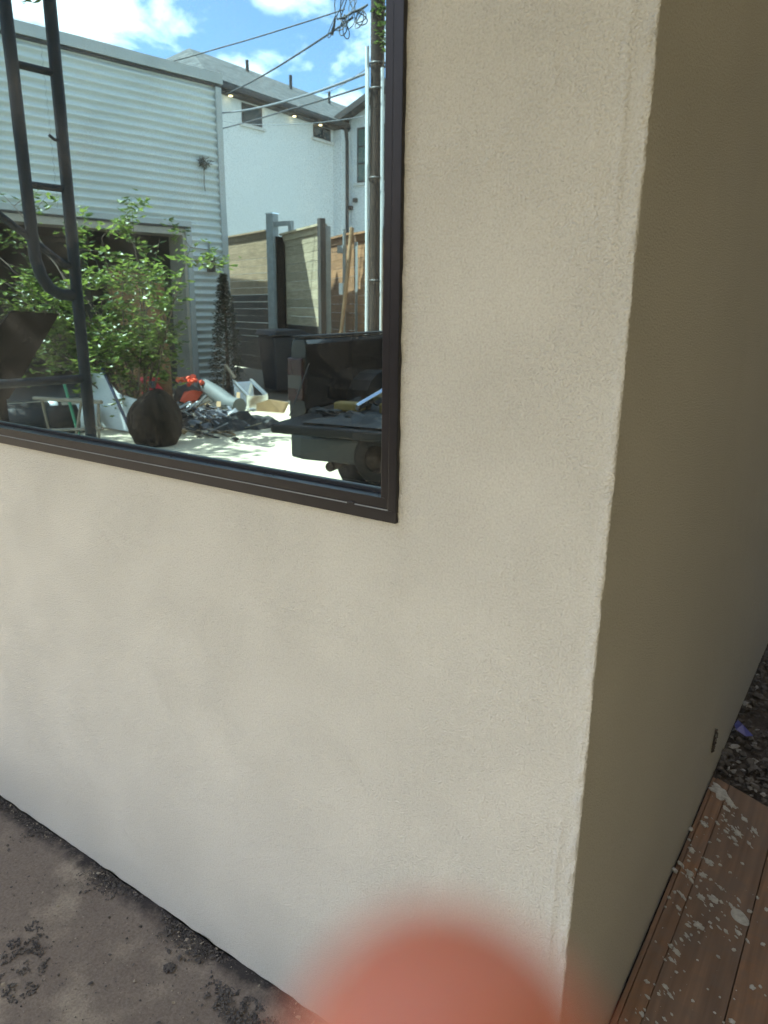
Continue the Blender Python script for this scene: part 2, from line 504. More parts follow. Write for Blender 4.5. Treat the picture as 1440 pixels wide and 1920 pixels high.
M['grit'] = mat('dark_grit', (0.045, 0.043, 0.043), 0.95, col2=(0.13, 0.115, 0.10), vscale=120)
M['grit_pale'] = mat('pale_grit', (0.30, 0.26, 0.20), 0.95, var=0.3, vscale=50)
M['gravel'] = mat('dark_gravel', (0.10, 0.092, 0.082), 0.9, var=0.45, vscale=26, bump=0.3, bscale=150)
M['gravel_pale'] = mat('pale_rubble', (0.30, 0.295, 0.275), 0.9, var=0.3, vscale=30)
M['plaster'] = mat('dried_plaster', (0.44, 0.43, 0.375), 0.9, var=0.22, vscale=60, bump=0.5, bscale=160)
M['plank'] = wood_mat('muddy_plank', (0.15, 0.082, 0.042), (0.31, 0.175, 0.095), (55, 3.0, 55), dust=(0.165, 0.125, 0.095))
M['plank_b'] = wood_mat('muddy_plank_grey', (0.135, 0.085, 0.054), (0.25, 0.155, 0.095), (50, 2.6, 50), dust=(0.155, 0.12, 0.092))
M['blue_film'] = mat('blue_plastic_film', (0.06, 0.07, 0.30), 0.3)
M['rust'] = mat('rusty_steel', (0.035, 0.018, 0.010), 0.9, var=0.4, vscale=30)
M['white_metal'] = mat('white_corrugated_steel', (0.62, 0.66, 0.65), 0.34, 0.0, var=0.05, vscale=1.2)
M['trim_metal'] = mat('pale_grey_trim', (0.44, 0.46, 0.45), 0.5, var=0.06, vscale=3)
M['trim_beige'] = mat('beige_door_trim', (0.42, 0.38, 0.32), 0.6, var=0.1, vscale=5)
M['brick_white'] = mat('white_painted_brick', (0.74, 0.75, 0.74), 0.7, var=0.03, vscale=9, bump=0.3, bscale=14)
M['shingle'] = mat('grey_asphalt_shingle', (0.085, 0.088, 0.088), 0.95, var=0.55, vscale=5, detail=8, bump=0.8, bscale=12)
M['dark_trim'] = mat('dark_bronze_trim', (0.045, 0.038, 0.034), 0.5)
M['sill'] = mat('pale_sill', (0.62, 0.60, 0.56), 0.7)
M['window_dark'] = mat('dark_window_glass', (0.035, 0.05, 0.055), 0.06, 0.0, spec=0.9)
M['window_green'] = mat('greenish_window_glass', (0.10, 0.16, 0.14), 0.08, spec=0.9)
M['lamp'] = mat('lit_downlight', (0.9, 0.8, 0.6), 0.5, emit=(1.0, 0.60, 0.26), estr=4.0)
M['fence_grey'] = wood_mat('weathered_fence_board', (0.24, 0.165, 0.10), (0.40, 0.29, 0.185), (3.0, 3.0, 60))
M['fence_tan'] = wood_mat('tan_fence_board', (0.34, 0.27, 0.175), (0.50, 0.42, 0.29), (3.0, 3.0, 60))
M['fence_brown'] = wood_mat('brown_fence_board', (0.26, 0.13, 0.06), (0.42, 0.23, 0.12), (3.0, 3.0, 60))
M['fence_dark'] = wood_mat('black_fence_board', (0.010, 0.011, 0.011), (0.022, 0.022, 0.021), (3.0, 3.0, 60))  # black boards for the lower part of two fences
M['steel_post'] = mat('galvanised_post', (0.27, 0.29, 0.29), 0.55, 0.3, var=0.15, vscale=9)
M['lumber'] = wood_mat('new_lumber', (0.33, 0.20, 0.10), (0.46, 0.30, 0.17), (30, 30, 2))
M['pole_wood'] = wood_mat('creosoted_pole', (0.030, 0.020, 0.015), (0.070, 0.048, 0.036), (45, 45, 1.2))
M['pvc'] = mat('white_conduit', (0.72, 0.74, 0.73), 0.45)
M['cable'] = mat('black_cable', (0.03, 0.032, 0.035), 0.6)
M['cable_grey'] = mat('grey_cable', (0.16, 0.17, 0.18), 0.5)
M['truck_paint'] = mat('black_truck_paint', (0.006, 0.007, 0.008), 0.2, 0.0, spec=0.4, coat=0.3)
M['bed_liner'] = mat('bed_liner', (0.008, 0.009, 0.010), 0.6, spec=0.25, bump=0.3, bscale=120)
M['bumper'] = mat('dull_bumper', (0.040, 0.045, 0.043), 0.5, 0.0, var=0.2, spec=0.3)
M['tail_red'] = mat('tail_lamp_red', (0.035, 0.005, 0.004), 0.2)
M['tail_clear'] = mat('tail_lamp_clear', (0.06, 0.05, 0.045), 0.2)
M['truck_glass'] = mat('truck_glass', (0.02, 0.025, 0.028), 0.05, spec=0.8)
M['rim'] = mat('wheel_rim', (0.35, 0.36, 0.37), 0.35, 0.8)
M['tyre'] = mat('tyre', (0.010, 0.010, 0.010), 0.9, spec=0.2)
M['chrome'] = mat('bright_metal', (0.72, 0.75, 0.78), 0.22, 0.9)
M['bin_blue'] = mat('blue_bin_plastic', (0.010, 0.018, 0.032), 0.6)
M['steel_blue'] = mat('dark_blue_steel', (0.008, 0.012, 0.018), 0.6, 0.0, spec=0.25, var=0.3, vscale=9)
M['dark_sheet'] = mat('dark_sheet', (0.013, 0.010, 0.007), 0.95, spec=0.15, var=0.3, vscale=6)
M['leaf'] = leaf_mat('shrub_leaf', (0.040, 0.085, 0.018), (0.18, 0.26, 0.05), 0.42)
M['leaf_dark'] = leaf_mat('conifer_needle', (0.008, 0.022, 0.010), (0.022, 0.048, 0.020), 0.15)
M['leaf_tree'] = leaf_mat('tree_leaf', (0.035, 0.07, 0.015), (0.10, 0.16, 0.035))
M['bark'] = mat('bark', (0.10, 0.075, 0.055), 0.9, var=0.3, vscale=20, bump=0.6, bscale=50)
M['plywood'] = wood_mat('orange_plywood', (0.16, 0.085, 0.035), (0.27, 0.15, 0.068), (3, 30, 30))
M['white_plastic'] = mat('white_plastic_sheet', (0.62, 0.66, 0.68), 0.45)
M['red'] = mat('red_plastic', (0.62, 0.035, 0.05), 0.45)
M['orange'] = mat('orange_red_plastic', (0.85, 0.11, 0.045), 0.5)
M['yellow'] = mat('yellow_plastic', (0.24, 0.15, 0.025), 0.5)
M['blue_stick'] = mat('blue_painted_steel', (0.018, 0.034, 0.085), 0.45)
M['green_paint'] = mat('green_painted_stake', (0.03, 0.20, 0.10), 0.5)
M['cardboard'] = mat('brown_cardboard', (0.32, 0.21, 0.11), 0.85, var=0.15, vscale=8)
M['grey_duct'] = mat('grey_duct', (0.11, 0.12, 0.12), 0.6)
M['rubbish'] = mat('dark_rubbish', (0.030, 0.029, 0.029), 0.8, var=0.5, vscale=9)
M['grey_film'] = mat('crumpled_grey_film', (0.15, 0.155, 0.175), 0.4, var=0.3, vscale=9)
M['straw'] = mat('pale_wood', (0.22, 0.185, 0.14), 0.8)
M['nest'] = mat('dry_vine', (0.10, 0.10, 0.085), 0.95)
M['side_blocker'] = mat('olive_blocker_siding', (0.155, 0.128, 0.072), 0.9, var=0.1, vscale=3)

# ================================================================ THE SETTING
g = MB().add([(-90, -120, -0.06), (60, -120, -0.06), (60, 60, -0.06), (-90, 60, -0.06)], [(0, 1, 2, 3)])
kind(g.build('ground', M['ground']), 'structure')

# concrete apron: fine near the wall so that its worn surface has real dips
mb = MB()
xs = [-14, -9, -6, -4, -3] + [-2.4 + i * 0.03 for i in range(84)] + [0.2, 0.6, 1.4, 3, 6]
ys = [-15, -10, -7, -5, -3, -2, -1.2] + [-0.9 + i * 0.025 for i in range(36)] + [0.0]
vs = []
for y in ys:
    for x in xs:
        h = 0.0
        if -2.4 < x < 0.15 and y > -0.9:
            h = noise.noise(Vector((x * 3, y * 3, 1.2))) * 0.006 + noise.noise(Vector((x * 14, y * 14, 5.2))) * 0.0025
            # the dirt is heaped a little against the wall
            h += 0.012 * math.exp(-((y + 0.02) / 0.045) ** 2) * (0.5 + noise.noise(Vector((x * 9, 3.3, 0))))
        vs.append((x, y, h))
n = len(xs)
mb.add(vs, [(j * n + i, j * n + i + 1, (j + 1) * n + i + 1, (j + 1) * n + i) for j in range(len(ys) - 1) for i in range(n - 1)], True)
kind(mb.build('driveway', M['concrete'], fix=False), 'structure')

mb = MB()
nx, ny = 22, 60
vs = [(i * 1.4 / (nx - 1) - 0.06, j * 6.0 / (ny - 1), -0.012 + 0.014 * noise.noise(Vector((i * .45, j * .45, 2)))) for j in range(ny) for i in range(nx)]
mb.add(vs, [(j * nx + i, j * nx + i + 1, (j + 1) * nx + i + 1, (j + 1) * nx + i) for j in range(ny - 1) for i in range(nx - 1)], True)
kind(mb.build('side_yard_soil', M['soil'], fix=False), 'structure')

# bare dark soil between the concrete and the fences
mb = MB()
nx, ny = 40, 24
vs = []
for j in range(ny):
    for i in range(nx):
        x = -13.5 + 10.5 * i / (nx - 1)
        d0 = 7.72 + 0.10 * (x + 9) + 0.15 * noise.noise(Vector((x * 1.3, 0, 6)))
        d = d0 + (12.5 - d0) * j / (ny - 1)
        vs.append(V(x, d, 0.006 + (0.03 * abs(noise.noise(Vector((x * 2.2, d * 2.2, 3)))) if j else 0)))
mb.add(vs, [(j * nx + i, j * nx + i + 1, (j + 1) * nx + i + 1, (j + 1) * nx + i) for j in range(ny - 1) for i in range(nx - 1)], True)
kind(mb.build('soil_bed', M['soil']), 'structure')

# ================================================================ STUCCO BUILDING
bld = empty('stucco_building')
tag(bld, 'pale greige stucco building filling the foreground, seen at its corner', 'building')
WX1, WX0, WZ0, WZ1 = -0.340, -3.3, 1.168, 2.62      # window opening
HB = 4.9
RAD = 0.0025
# the wall runs round the corner: s < 0 on the front, s > 0 on the side
cols = [-3.7, WX0, -2.8] + [-2.4 + i * 0.012 for i in range(171)]
cols += [WX1 - 0.006]
x = WX1
while x < -0.045: cols.append(x); x += 0.0042
while x < -0.0001: cols.append(x); x += 0.0032
cols = [c for c in cols if c < -0.0005]
cols = sorted(set(round(c, 5) for c in cols if not (-0.352 < c < -0.3463 and abs(c - (WX1 - 0.006)) > 1e-4)))
side = [0.0032 * i for i in range(1, 13)] + [0.05 + 0.02 * i for i in range(150)] + [3.4, 5, 7]
rows = [0.006 + i * 0.0052 for i in range(0, 412)]
rows = [r_ for r_ in rows if abs(r_ - WZ0) > 0.0028] + [WZ0, WZ1, HB]
rows = sorted(rows)
def rel(s, z):
    """relief of the trowelled coat, metres, outwards"""
    h = noise.noise(Vector((s * 2.1, z * 2.1, 0.3))) * 0.0008
    h += noise.noise(Vector((s * 9, z * 5, 7.1))) * 0.0004
    d = abs(s)
    if d < 0.16:                                  # ragged arris with drag marks
        k = math.exp(-(d / 0.006) ** 2)
        h += k * (0.0014 + noise.noise(Vector((z * 21, 1.7, 0))) * 0.0017 + noise.noise(Vector((z * 67, 4.1, s * 60))) * 0.0015 * (1 + 1.6 * noise.noise(Vector((z * 5, 2, 8)))) + noise.noise(Vector((z * 6, 9.1, 0))) * 0.0010 - 0.007 * max(0.0, noise.noise(Vector((z * 13, 6.6, 3))) - 0.28))
        if s < 0:
            h += 0.0034 * math.exp(-((d - 0.0075) / 0.0045) ** 2) * (0.55 + 1.3 * noise.noise(Vector((z * 44, d * 120, 3.3))))
            k2 = math.exp(-((d - 0.030 - 0.012 * noise.noise(Vector((z * 3, 0, 2)))) / 0.0042) ** 2)
            h += k2 * 0.0045 * max(0.0, noise.noise(Vector((z * 2.6, 5.5, 1))) + 0.08)
    if s < 0:                                     # bead of plaster squeezed along the window frame
        if z > WZ0 - 0.03:
            d2 = s - WX1
            if 0 <= d2 < 0.05:
                h += 0.0030 * math.exp(-(d2 / 0.010) ** 2) * (0.5 + noise.noise(Vector((z * 34, 2.2, 0)))) - 0.0012 * math.exp(-((d2 - 0.02) / 0.006) ** 2) * (0.6 + noise.noise(Vector((z * 16, 8, 0))))
        if s < WX1 + 0.01:
            d3 = WZ0 - z
            if 0 <= d3 < 0.05:
                h += 0.0022 * math.exp(-(d3 / 0.008) ** 2) * (0.4 + noise.noise(Vector((s * 30, 6.2, 0))))
        # long oblique drag lines
        for (sx, sz, ang, ln, am) in ROW:
            u_ = (s - sx) * math.cos(ang) + (z - sz) * math.sin(ang)
            w_ = -(s - sx) * math.sin(ang) + (z - sz) * math.cos(ang)
            if abs(u_) < ln and abs(w_) < 0.02:
                h += 1.5 * am * math.exp(-(w_ / 0.0034) ** 2) * (1 - (u_ / ln) ** 2) * (0.7 + noise.noise(Vector((u_ * 60, sx * 9, 0))))
    return h
SCR = [(-0.105, 0.46, R_(99), 0.085, -0.0016), (-0.10, 0.40, R_(103), 0.05, 0.0012), (-0.14, 0.95, R_(150), 0.07, 0.0011), (-0.20, 0.90, R_(152), 0.06, 0.0010),
       (-0.12, 1.78, R_(97), 0.09, 0.0016), (-0.06, 1.66, R_(95), 0.10, 0.0014), (-0.04, 1.15, R_(96), 0.08, 0.0012), (-0.19, 1.50, R_(105), 0.05, 0.0010),
       (-0.335, 1.06, R_(92), 0.05, 0.0015), (-0.30, 0.99, R_(70), 0.03, 0.0012), (-0.9, 1.02, R_(14), 0.06, 0.0011), (-1.05, 1.08, R_(-9), 0.05, 0.0011),
       (-0.07, 0.62, R_(96), 0.06, 0.0011), (-0.13, 0.70, R_(94), 0.05, 0.0009), (-0.25, 0.72, R_(150), 0.06, 0.0008), (-0.55, 0.95, R_(92), 0.10, 0.0008)]
_q = random.Random(19)
for _ in range(46):                               # trowel arcs, thickest between window and corner
    SCR.append((_q.uniform(-0.33, -0.02), _q.uniform(0.25, 1.95), R_(_q.choice((_q.gauss(97, 8), _q.gauss(150, 14), _q.gauss(40, 15)))), _q.uniform(0.02, 0.085), _q.choice((1, 1, -1)) * _q.uniform(0.0005, 0.0013)))
for _ in range(26):
    SCR.append((_q.uniform(-1.7, -0.36), _q.uniform(0.25, 1.12), R_(_q.choice((_q.gauss(90, 12), _q.gauss(15, 14), _q.gauss(160, 14)))), _q.uniform(0.03, 0.12), _q.choice((1, -1)) * _q.uniform(0.0004, 0.0010)))
ROW = []
arc = [('a', R_(a)) for a in (0, 22.5, 45, 67.5, 90)]
allc = [('f', c) for c in cols if c < -RAD] + arc + [('s', c) for c in side if c > RAD]
vs, fs = [], []
for z in rows:
    ROW[:] = [q for q in SCR if abs(q[1] - z) < q[3] + 0.02]
    foot = 0.0
    if z < 0.03: foot = noise.noise(Vector((z, 3, 1))) * 0.0
    for kd, c in allc:
        if kd == 'f':
            p = Vector((c, 0, z)); nn = Vector((0, -1, 0)); s = c
        elif kd == 's':
            p = Vector((0, c, z)); nn = Vector((1, 0, 0)); s = c
        else:
            nn = Vector((math.sin(c), -math.cos(c), 0))
            p = Vector((-RAD, RAD, z)) + nn * RAD; s = (c / R_(90) - 0.5) * 0.01
        h = rel(s, z) if (z < 2.3 and -2.6 < s < 3.4) else 0.0
        p = p + nn * h
        if z < 0.008 and kd == 'f': p.z += 0.004 + noise.noise(Vector((c * 22, 0, 9))) * 0.006
        vs.append(p)
nc = len(allc)
sval = [c if kd != 'a' else 0.0 for kd, c in allc]
for j in range(len(rows) - 1):
    zm = (rows[j] + rows[j + 1]) / 2
    for i in range(nc - 1):
        sm_ = (sval[i] + sval[i + 1]) / 2
        if WX0 < sm_ < WX1 and WZ0 < zm < WZ1: continue
        fs.append((j * nc + i, j * nc + i + 1, (j + 1) * nc + i + 1, (j + 1) * nc + i))
mb = MB().add(vs, fs, True)
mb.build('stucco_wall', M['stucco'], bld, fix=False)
# the rest of the shell
mb = MB()
mb.add([(-3.7, 0, 0), (-3.7, 7, 0), (-3.7, 7, HB), (-3.7, 0, HB)], [(0, 1, 2, 3)])
mb.add([(-3.7, 7, 0), (0, 7, 0), (0, 7, HB), (-3.7, 7, HB)], [(0, 1, 2, 3)])
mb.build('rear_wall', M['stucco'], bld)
mb = MB().box((-3.75, -0.03, HB + 0.002), (0.04, 7.1, HB + 0.06))
mb.build('roof', M['roofing'], bld)
# dim room behind the glass
mb = MB()
mb.box((-3.6, 0.10, 0.30), (-0.22, 4.2, 0.34)); mb.box((-3.6, 0.10, 3.0), (-0.22, 4.2, 3.04))
mb.box((-3.64, 0.10, 0.30), (-3.6, 4.2, 3.04)); mb.box((-0.22, 0.10, 0.30), (-0.18, 4.2, 3.04)); mb.box((-3.64, 4.2, 0.30), (-0.18, 4.24, 3.04))
mb.build('room_lining', M['dark'], bld)
# window: outer frame, glazing stop, pane
FX, FZ = -0.338, 1.166
def ring(x0, x1, z0, z1, wdt, y0, y1, ws):
    m = MB()
    m.box((x0, y0, z0), (x1, y1, z0 + wdt)); m.box((x0, y0, z1 - wdt), (x1, y1, z1))
    m.box((x0, y0, z0 + wdt), (x0 + ws, y1, z1 - wdt)); m.box((x1 - ws, y0, z0 + wdt), (x1, y1, z1 - wdt))
    return m
win = ring(-3.32, FX, FZ, 2.64, 0.0195, -0.0105, 0.075, 0.0155).build('window', M['bronze'], bld, bevel=0.0012)
win['label'] = 'fixed window in a dark bronze frame'
ring(-3.299, FX - 0.0167, FZ + 0.0207, 2.6193, 0.0185, -0.0085, 0.070, 0.0140).build('glazing_frame', M['bronze'], win, bevel=0.0014)
mb = MB().add([(-3.3, GLASS_Y, FZ + 0.03), (FX - 0.03, GLASS_Y, FZ + 0.03), (FX - 0.03, GLASS_Y, 2.61), (-3.3, GLASS_Y, 2.61)], [(0, 1, 2, 3)])
mb.box((-3.3, GLASS_Y + 0.004, FZ + 0.03), (FX - 0.03, GLASS_Y + 0.006, FZ + 0.031))
pn = mb.build('pane', M['pane'], win, fix=False)
MB().box((-3.28, -0.0098, FZ + 0.0194), (FX - 0.0160, 0.02, FZ + 0.0208)).build('seam', M['steel_post'], win)
gk = MB()
gk.box((-3.28, GLASS_Y - 0.004, FZ + 0.0392), (FX - 0.0310, GLASS_Y - 0.0005, FZ + 0.0445))
gk.box((FX - 0.0350, GLASS_Y - 0.004, FZ + 0.0446), (FX - 0.0310, GLASS_Y - 0.0005, 2.60))
gk.build('gasket', M['black'], win)
for wx in (-0.428, -1.62, -2.7):
    mb = MB().lathe([(0.0, 0.0), (0.0062, 0.0), (0.0062, 0.0006), (0.0, 0.0006)], Matrix.Translation((wx, -0.0098, FZ + 0.0212)) @ Matrix.Rotation(R_(90), 4, 'X') @ Matrix.Diagonal((1.3, 0.6, 1, 1)), 14)
    mb.build('weep_hole', M['black'], win)
mb = MB()
for i in range(26):
    mb.chip((random.choice([-0.395, -0.62, -0.9, random.uniform(-1.6, -0.4)]) + random.uniform(-.02, .02), random.uniform(-0.004, 0.016), FZ + 0.0405), random.uniform(0.0006, 0.0022), i, 0.7)
kind(mb.build('sill_grit', M['grit'], win, fix=False), 'stuff')
# chipped hole low on the side face, mesh showing
mb = MB()
for i in range(60):
    a = random.uniform(-0.036, 0.036)
    mb.chip((0.0032, 1.318 + a * 0.25 + random.uniform(-.006, .006), 0.198 + a), random.uniform(0.004, 0.0085), i + 60, 0.6)
mb.build('chipped_patch', M['grit'], bld, fix=False)
mb = MB()
for i in range(9):
    a = random.uniform(-0.02, 0.02)
    mb.chip((0.0065, 1.318 + random.uniform(-.007, .007), 0.203 + a), random.uniform(0.002, 0.005), i + 160, 0.6)
mb.build('chipped_edge', M['plaster'], bld, fix=False)

# the neighbour here is an unseen building added to darken the side wall
nb = empty('added_side_building', (1.5, -7.0, 0))
tag(nb, 'unseen building added to darken the side wall and block light from the right', 'building')
MB().box((0, 0, 0), (5, 14, 6.4)).build('wall', M['side_blocker'], nb)
for i in range(28):
    MB().box((-0.022, 0.0, 0.1 + i * 0.22), (-0.001, 14, 0.1 + i * 0.22 + 0.205)).build('blocker_siding_board', M['side_blocker'], nb)
MB().box((-0.6, -0.4, 6.402), (5.4, 14.4, 6.6)).build('roof', M['dark_trim'], nb)  # roof of the added side building

# ================================================================ NEAR GROUND: grit, rubble, planks
mb = MB()
for i in range(7000):
    x = random.uniform(-2.0, -0.35)
    y = -abs(random.gauss(0, 0.030)) - 0.003
    big = random.random() < 0.05
    mb.cur = 1 if random.random() < 0.06 else 0
    dens = noise.noise(Vector((x * 6, 0, 4)))
    if y < -0.03 and dens < 0.05: continue
    mb.chip((x, y, 0.004 + random.uniform(0, 0.004)), random.uniform(0.004, 0.008) if big else random.uniform(0.0010, 0.0032), i)
kind(mb.build('wall_foot_grit', [M['grit'], M['grit_pale']], fix=False), 'stuff')
gs = mb
def heap(name, cx, cy, rx, ry, nn, smin, smax, seed, ang=0.0, clump=None):
    rnd = random.Random(seed); m = MB()
    for i in range(nn):
        a, r_ = rnd.uniform(0, 6.28), math.sqrt(rnd.random())
        u_, w_ = rx * r_ * math.cos(a), ry * r_ * math.sin(a)
        x = cx + u_ * math.cos(ang) - w_ * math.sin(ang); y = cy + u_ * math.sin(ang) + w_ * math.cos(ang)
        if clump and noise.noise(Vector((x * 38, y * 38, seed))) < clump: continue
        m.chip((x, y, 0.002 + (1 - r_) * 0.006 * rnd.random()), rnd.uniform(smin, smax), seed * 100 + i, 0.7)
    return m.build(name, M['grit'], fix=False)
o = heap('mortar_crumbs', -1.19, -0.285, 0.12, 0.055, 900, 0.0013, 0.0045, 3, R_(-35), -0.02)
kind(o, 'stuff')
o = heap('mortar_crumbs', -0.66, -0.065, 0.13, 0.055, 1500, 0.0012, 0.0045, 4, R_(10), -0.2); kind(o, 'stuff')
o = heap('mortar_lump', -0.893, -0.103, 0.013, 0.011, 70, 0.003, 0.0065, 5)
tag(o, 'small dark mortar lump lying alone on the concrete near the wall', 'mortar lump')
mb = MB()
for i in range(1900):
    x, y = random.uniform(-1.95, -0.3), -random.uniform(0.02, 0.6)
    mb.cur = 1 if random.random() < 0.25 else 0
    mb.chip((x, y, 0.003), random.uniform(0.0009, 0.0026) if random.random() < 0.93 else random.uniform(0.003, 0.006), i + 9000)
kind(mb.build('loose_grit', [M['grit'], M['grit_pale']], fix=False), 'stuff')

# planks against the side wall
board = empty('plank_walkway', (0.0, 0.9, 0.0))
tag(board, 'muddy brown planks laid beside the side wall, spattered with dried plaster', 'planks')
IB = Matrix.Translation((0, -0.9, 0))
def plank(x0, x1, z0, z1, y0, m, ye=0.44):
    q = [(x0, y0, z0), (x1, y0, z0), (x1, 1.395 - ye * x1, z0), (x0, 1.395 - ye * x0, z0)]
    mb = MB().prism([IB @ Vector(p) for p in q], (0, 0, z1 - z0))
    return mb.build('plank', m, board, bevel=0.0016)
plank(0.006, 0.0175, 0.002, 0.024, -0.3, M['plank'])
plank(0.0195, 0.060, 0.003, 0.0295, -0.3, M['plank'])
plank(0.0615, 0.206, 0.004, 0.032, -0.3, M['plank_b'])
plank(0.208, 0.345, 0.004, 0.0318, -0.3, M['plank'])
plank(0.347, 0.50, 0.004, 0.0316, -0.3, M['plank_b'])
SPL = [(0.039, 1.314, 0.0904, 0.0481, -52), (0.08, 1.268, 0.056, 0.0265, -52), (0.074, 1.232, 0.035, 0.0162, -52), (0.033, 1.122, 0.0331, 0.0183, -49), (0.033, 1.157, 0.0122, 0.0112, -50), (0.005, 1.077, 0.021, 0.0179, -48), (0.065, 1.145, 0.019, 0.0098, -50), (0.083, 1.173, 0.0168, 0.0087, -51), (0.128, 1.212, 0.0288, 0.0178, -52), (0.106, 1.152, 0.021, 0.0073, -51), (0.094, 1.12, 0.0193, 0.012, -50), (0.126, 1.133, 0.0273, 0.0212, -51), (0.118, 1.103, 0.0268, 0.013, -50), (0.162, 1.174, 0.0275, 0.0123, -52), (0.128, 1.08, 0.0153, 0.0105, -50), (0.158, 1.107, 0.0197, 0.0106, -51), (0.083, 1.07, 0.0156, 0.0105, -49), (0.064, 1.045, 0.0097, 0.0127, -48), (0.013, 1.025, 0.0135, 0.0092, -47), (0.029, 0.985, 0.0237, 0.0196, -47), (0.095, 0.998, 0.0147, 0.0089, -48), (0.123, 1.02, 0.0189, 0.0079, -49), (0.079, 0.96, 0.0308, 0.0174, -47), (0.156, 1.008, 0.0114, 0.0089, -50), (0.107, 0.967, 0.0114, 0.0087, -48), (0.015, 0.912, 0.0247, 0.0117, -45), (0.008, 0.878, 0.0242, 0.0125, -44), (0.031, 0.936, 0.0108, 0.0108, -46), (0.045, 0.889, 0.0298, 0.0209, -45), (0.077, 0.9, 0.0228, 0.0189, -46), (0.056, 0.913, 0.0121, 0.0074, -46), (0.054, 0.865, 0.031, 0.0103, -45), (0.097, 0.894, 0.0093, 0.0125, -46), (0.075, 0.875, 0.0101, 0.0082, -46), (0.135, 0.953, 0.0111, 0.0118, -48), (0.124, 0.879, 0.0211, 0.0072, -47), (0.072, 0.848, 0.0099, 0.0061, -45), (0.021, 0.768, 0.0133, 0.0097, -42), (0.028, 0.796, 0.0135, 0.0098, -43), (0.047, 0.795, 0.0405, 0.0098, -43), (0.067, 0.795, 0.011, 0.0078, -44), (0.088, 0.813, 0.0274, 0.0197, -45), (0.116, 0.826, 0.0308, 0.0223, -45), (0.135, 0.829, 0.0122, 0.0079, -46), (0.117, 0.802, 0.0143, 0.0087, -45), (0.172, 0.86, 0.0166, 0.008, -47), (0.05, 0.746, 0.0214, 0.0095, -42), (0.021, 0.731, 0.0086, 0.0056, -42), (0.184, 0.803, 0.0558, 0.0361, -46), (0.161, 0.827, 0.0282, 0.0098, -46), (0.201, 0.837, 0.0139, 0.0147, -47), (0.21, 0.899, 0.0109, 0.0082, -49), (0.235, 0.869, 0.014, 0.0129, -49), (0.14, 0.764, 0.0136, 0.0075, -45), (0.126, 0.741, 0.0122, 0.0084, -44), (0.132, 0.727, 0.0133, 0.0064, -44), (0.083, 0.699, 0.0155, 0.0118, -42), (0.105, 0.714, 0.0268, 0.022, -43), (0.11, 0.693, 0.0086, 0.0063, -42), (0.152, 0.786, 0.0062, 0.0057, -45), (0.164, 0.733, 0.017, 0.011, -45), (0.19, 0.748, 0.0195, 0.012, -45), (0.096, 0.674, 0.0085, 0.008, -42), (0.08, 0.646, 0.011, 0.0096, -41), (0.088, 0.667, 0.0196, 0.0053, -41), (0.117, 0.662, 0.0096, 0.0044, -42), (0.213, 0.734, 0.0152, 0.0073, -46), (0.244, 0.746, 0.0132, 0.0118, -47), (0.03, 0.606, 0.0091, 0.0051, -39), (0.19, 0.688, 0.0112, 0.0097, -44), (0.064, 0.614, 0.0115, 0.0103, -40), (0.078, 0.602, 0.0265, 0.0144, -40), (0.074, 0.573, 0.0202, 0.0091, -39), (0.062, 0.564, 0.0086, 0.0066, -39), (0.164, 0.645, 0.0122, 0.0077, -43), (0.125, 0.607, 0.0067, 0.005, -41), (0.092, 0.544, 0.01, 0.0081, -39), (0.107, 0.557, 0.0071, 0.0041, -39), (0.043, 0.482, 0.0146, 0.0101, -36), (0.06, 0.484, 0.0098, 0.0047, -37), (0.244, 0.602, 0.0144, 0.0139, -43), (0.258, 0.615, 0.0089, 0.0074, -44), (0.08, 0.491, 0.0171, 0.0132, -37), (0.096, 0.475, 0.0249, 0.0076, -37), (0.161, 0.539, 0.0056, 0.0055, -40), (0.14, 0.489, 0.0076, 0.0092, -38), (0.074, 0.463, 0.0112, 0.0069, -36), (0.057, 0.443, 0.0167, 0.0068, -35), (0.188, 0.534, 0.006, 0.0055, -40), (0.215, 0.547, 0.0059, 0.0039, -41), (0.27, 0.597, 0.007, 0.0041, -44), (0.057, 0.394, 0.0161, 0.0109, -34), (0.058, 0.409, 0.0092, 0.0051, -35), (0.07, 0.388, 0.0079, 0.0043, -34), (0.11, 0.429, 0.009, 0.0051, -36), (0.1, 0.409, 0.0121, 0.0065, -35), (0.186, 0.487, 0.0073, 0.0053, -39), (0.032, 0.361, 0.0096, 0.005, -33), (0.089, 0.39, 0.0089, 0.0057, -35), (0.22, 0.487, 0.0153, 0.0151, -40), (0.206, 0.474, 0.0066, 0.006, -39), (0.111, 0.5, 0.0039, 0.0047, -38), (0.21, 0.739, 0.0064, 0.0046, -46), (0.075, 0.732, 0.0104, 0.0056, -43), (0.083, 0.734, 0.0069, 0.0047, -43)]
_r = random.Random(77)
for (x, y, ln, wd, ang) in list(SPL):
    if ln > 0.016 and len(SPL) < 285:
        for _ in range(_r.randint(2, 5)):
            t_ = _r.uniform(-1.3, 1.3)
            q_ = _r.uniform(0.0020, 0.0065)
            xx, yy = x + ln * t_ * .7 * math.cos(R_(ang)) + _r.gauss(0, wd * .6), y + ln * t_ * .7 * math.sin(R_(ang)) + _r.gauss(0, wd * .6)
            if xx > 0.022 and yy < 1.37 - 0.44 * xx: SPL.append((xx, yy, q_ * _r.uniform(1.3, 3.2), q_ * .8, ang + _r.uniform(-25, 25)))
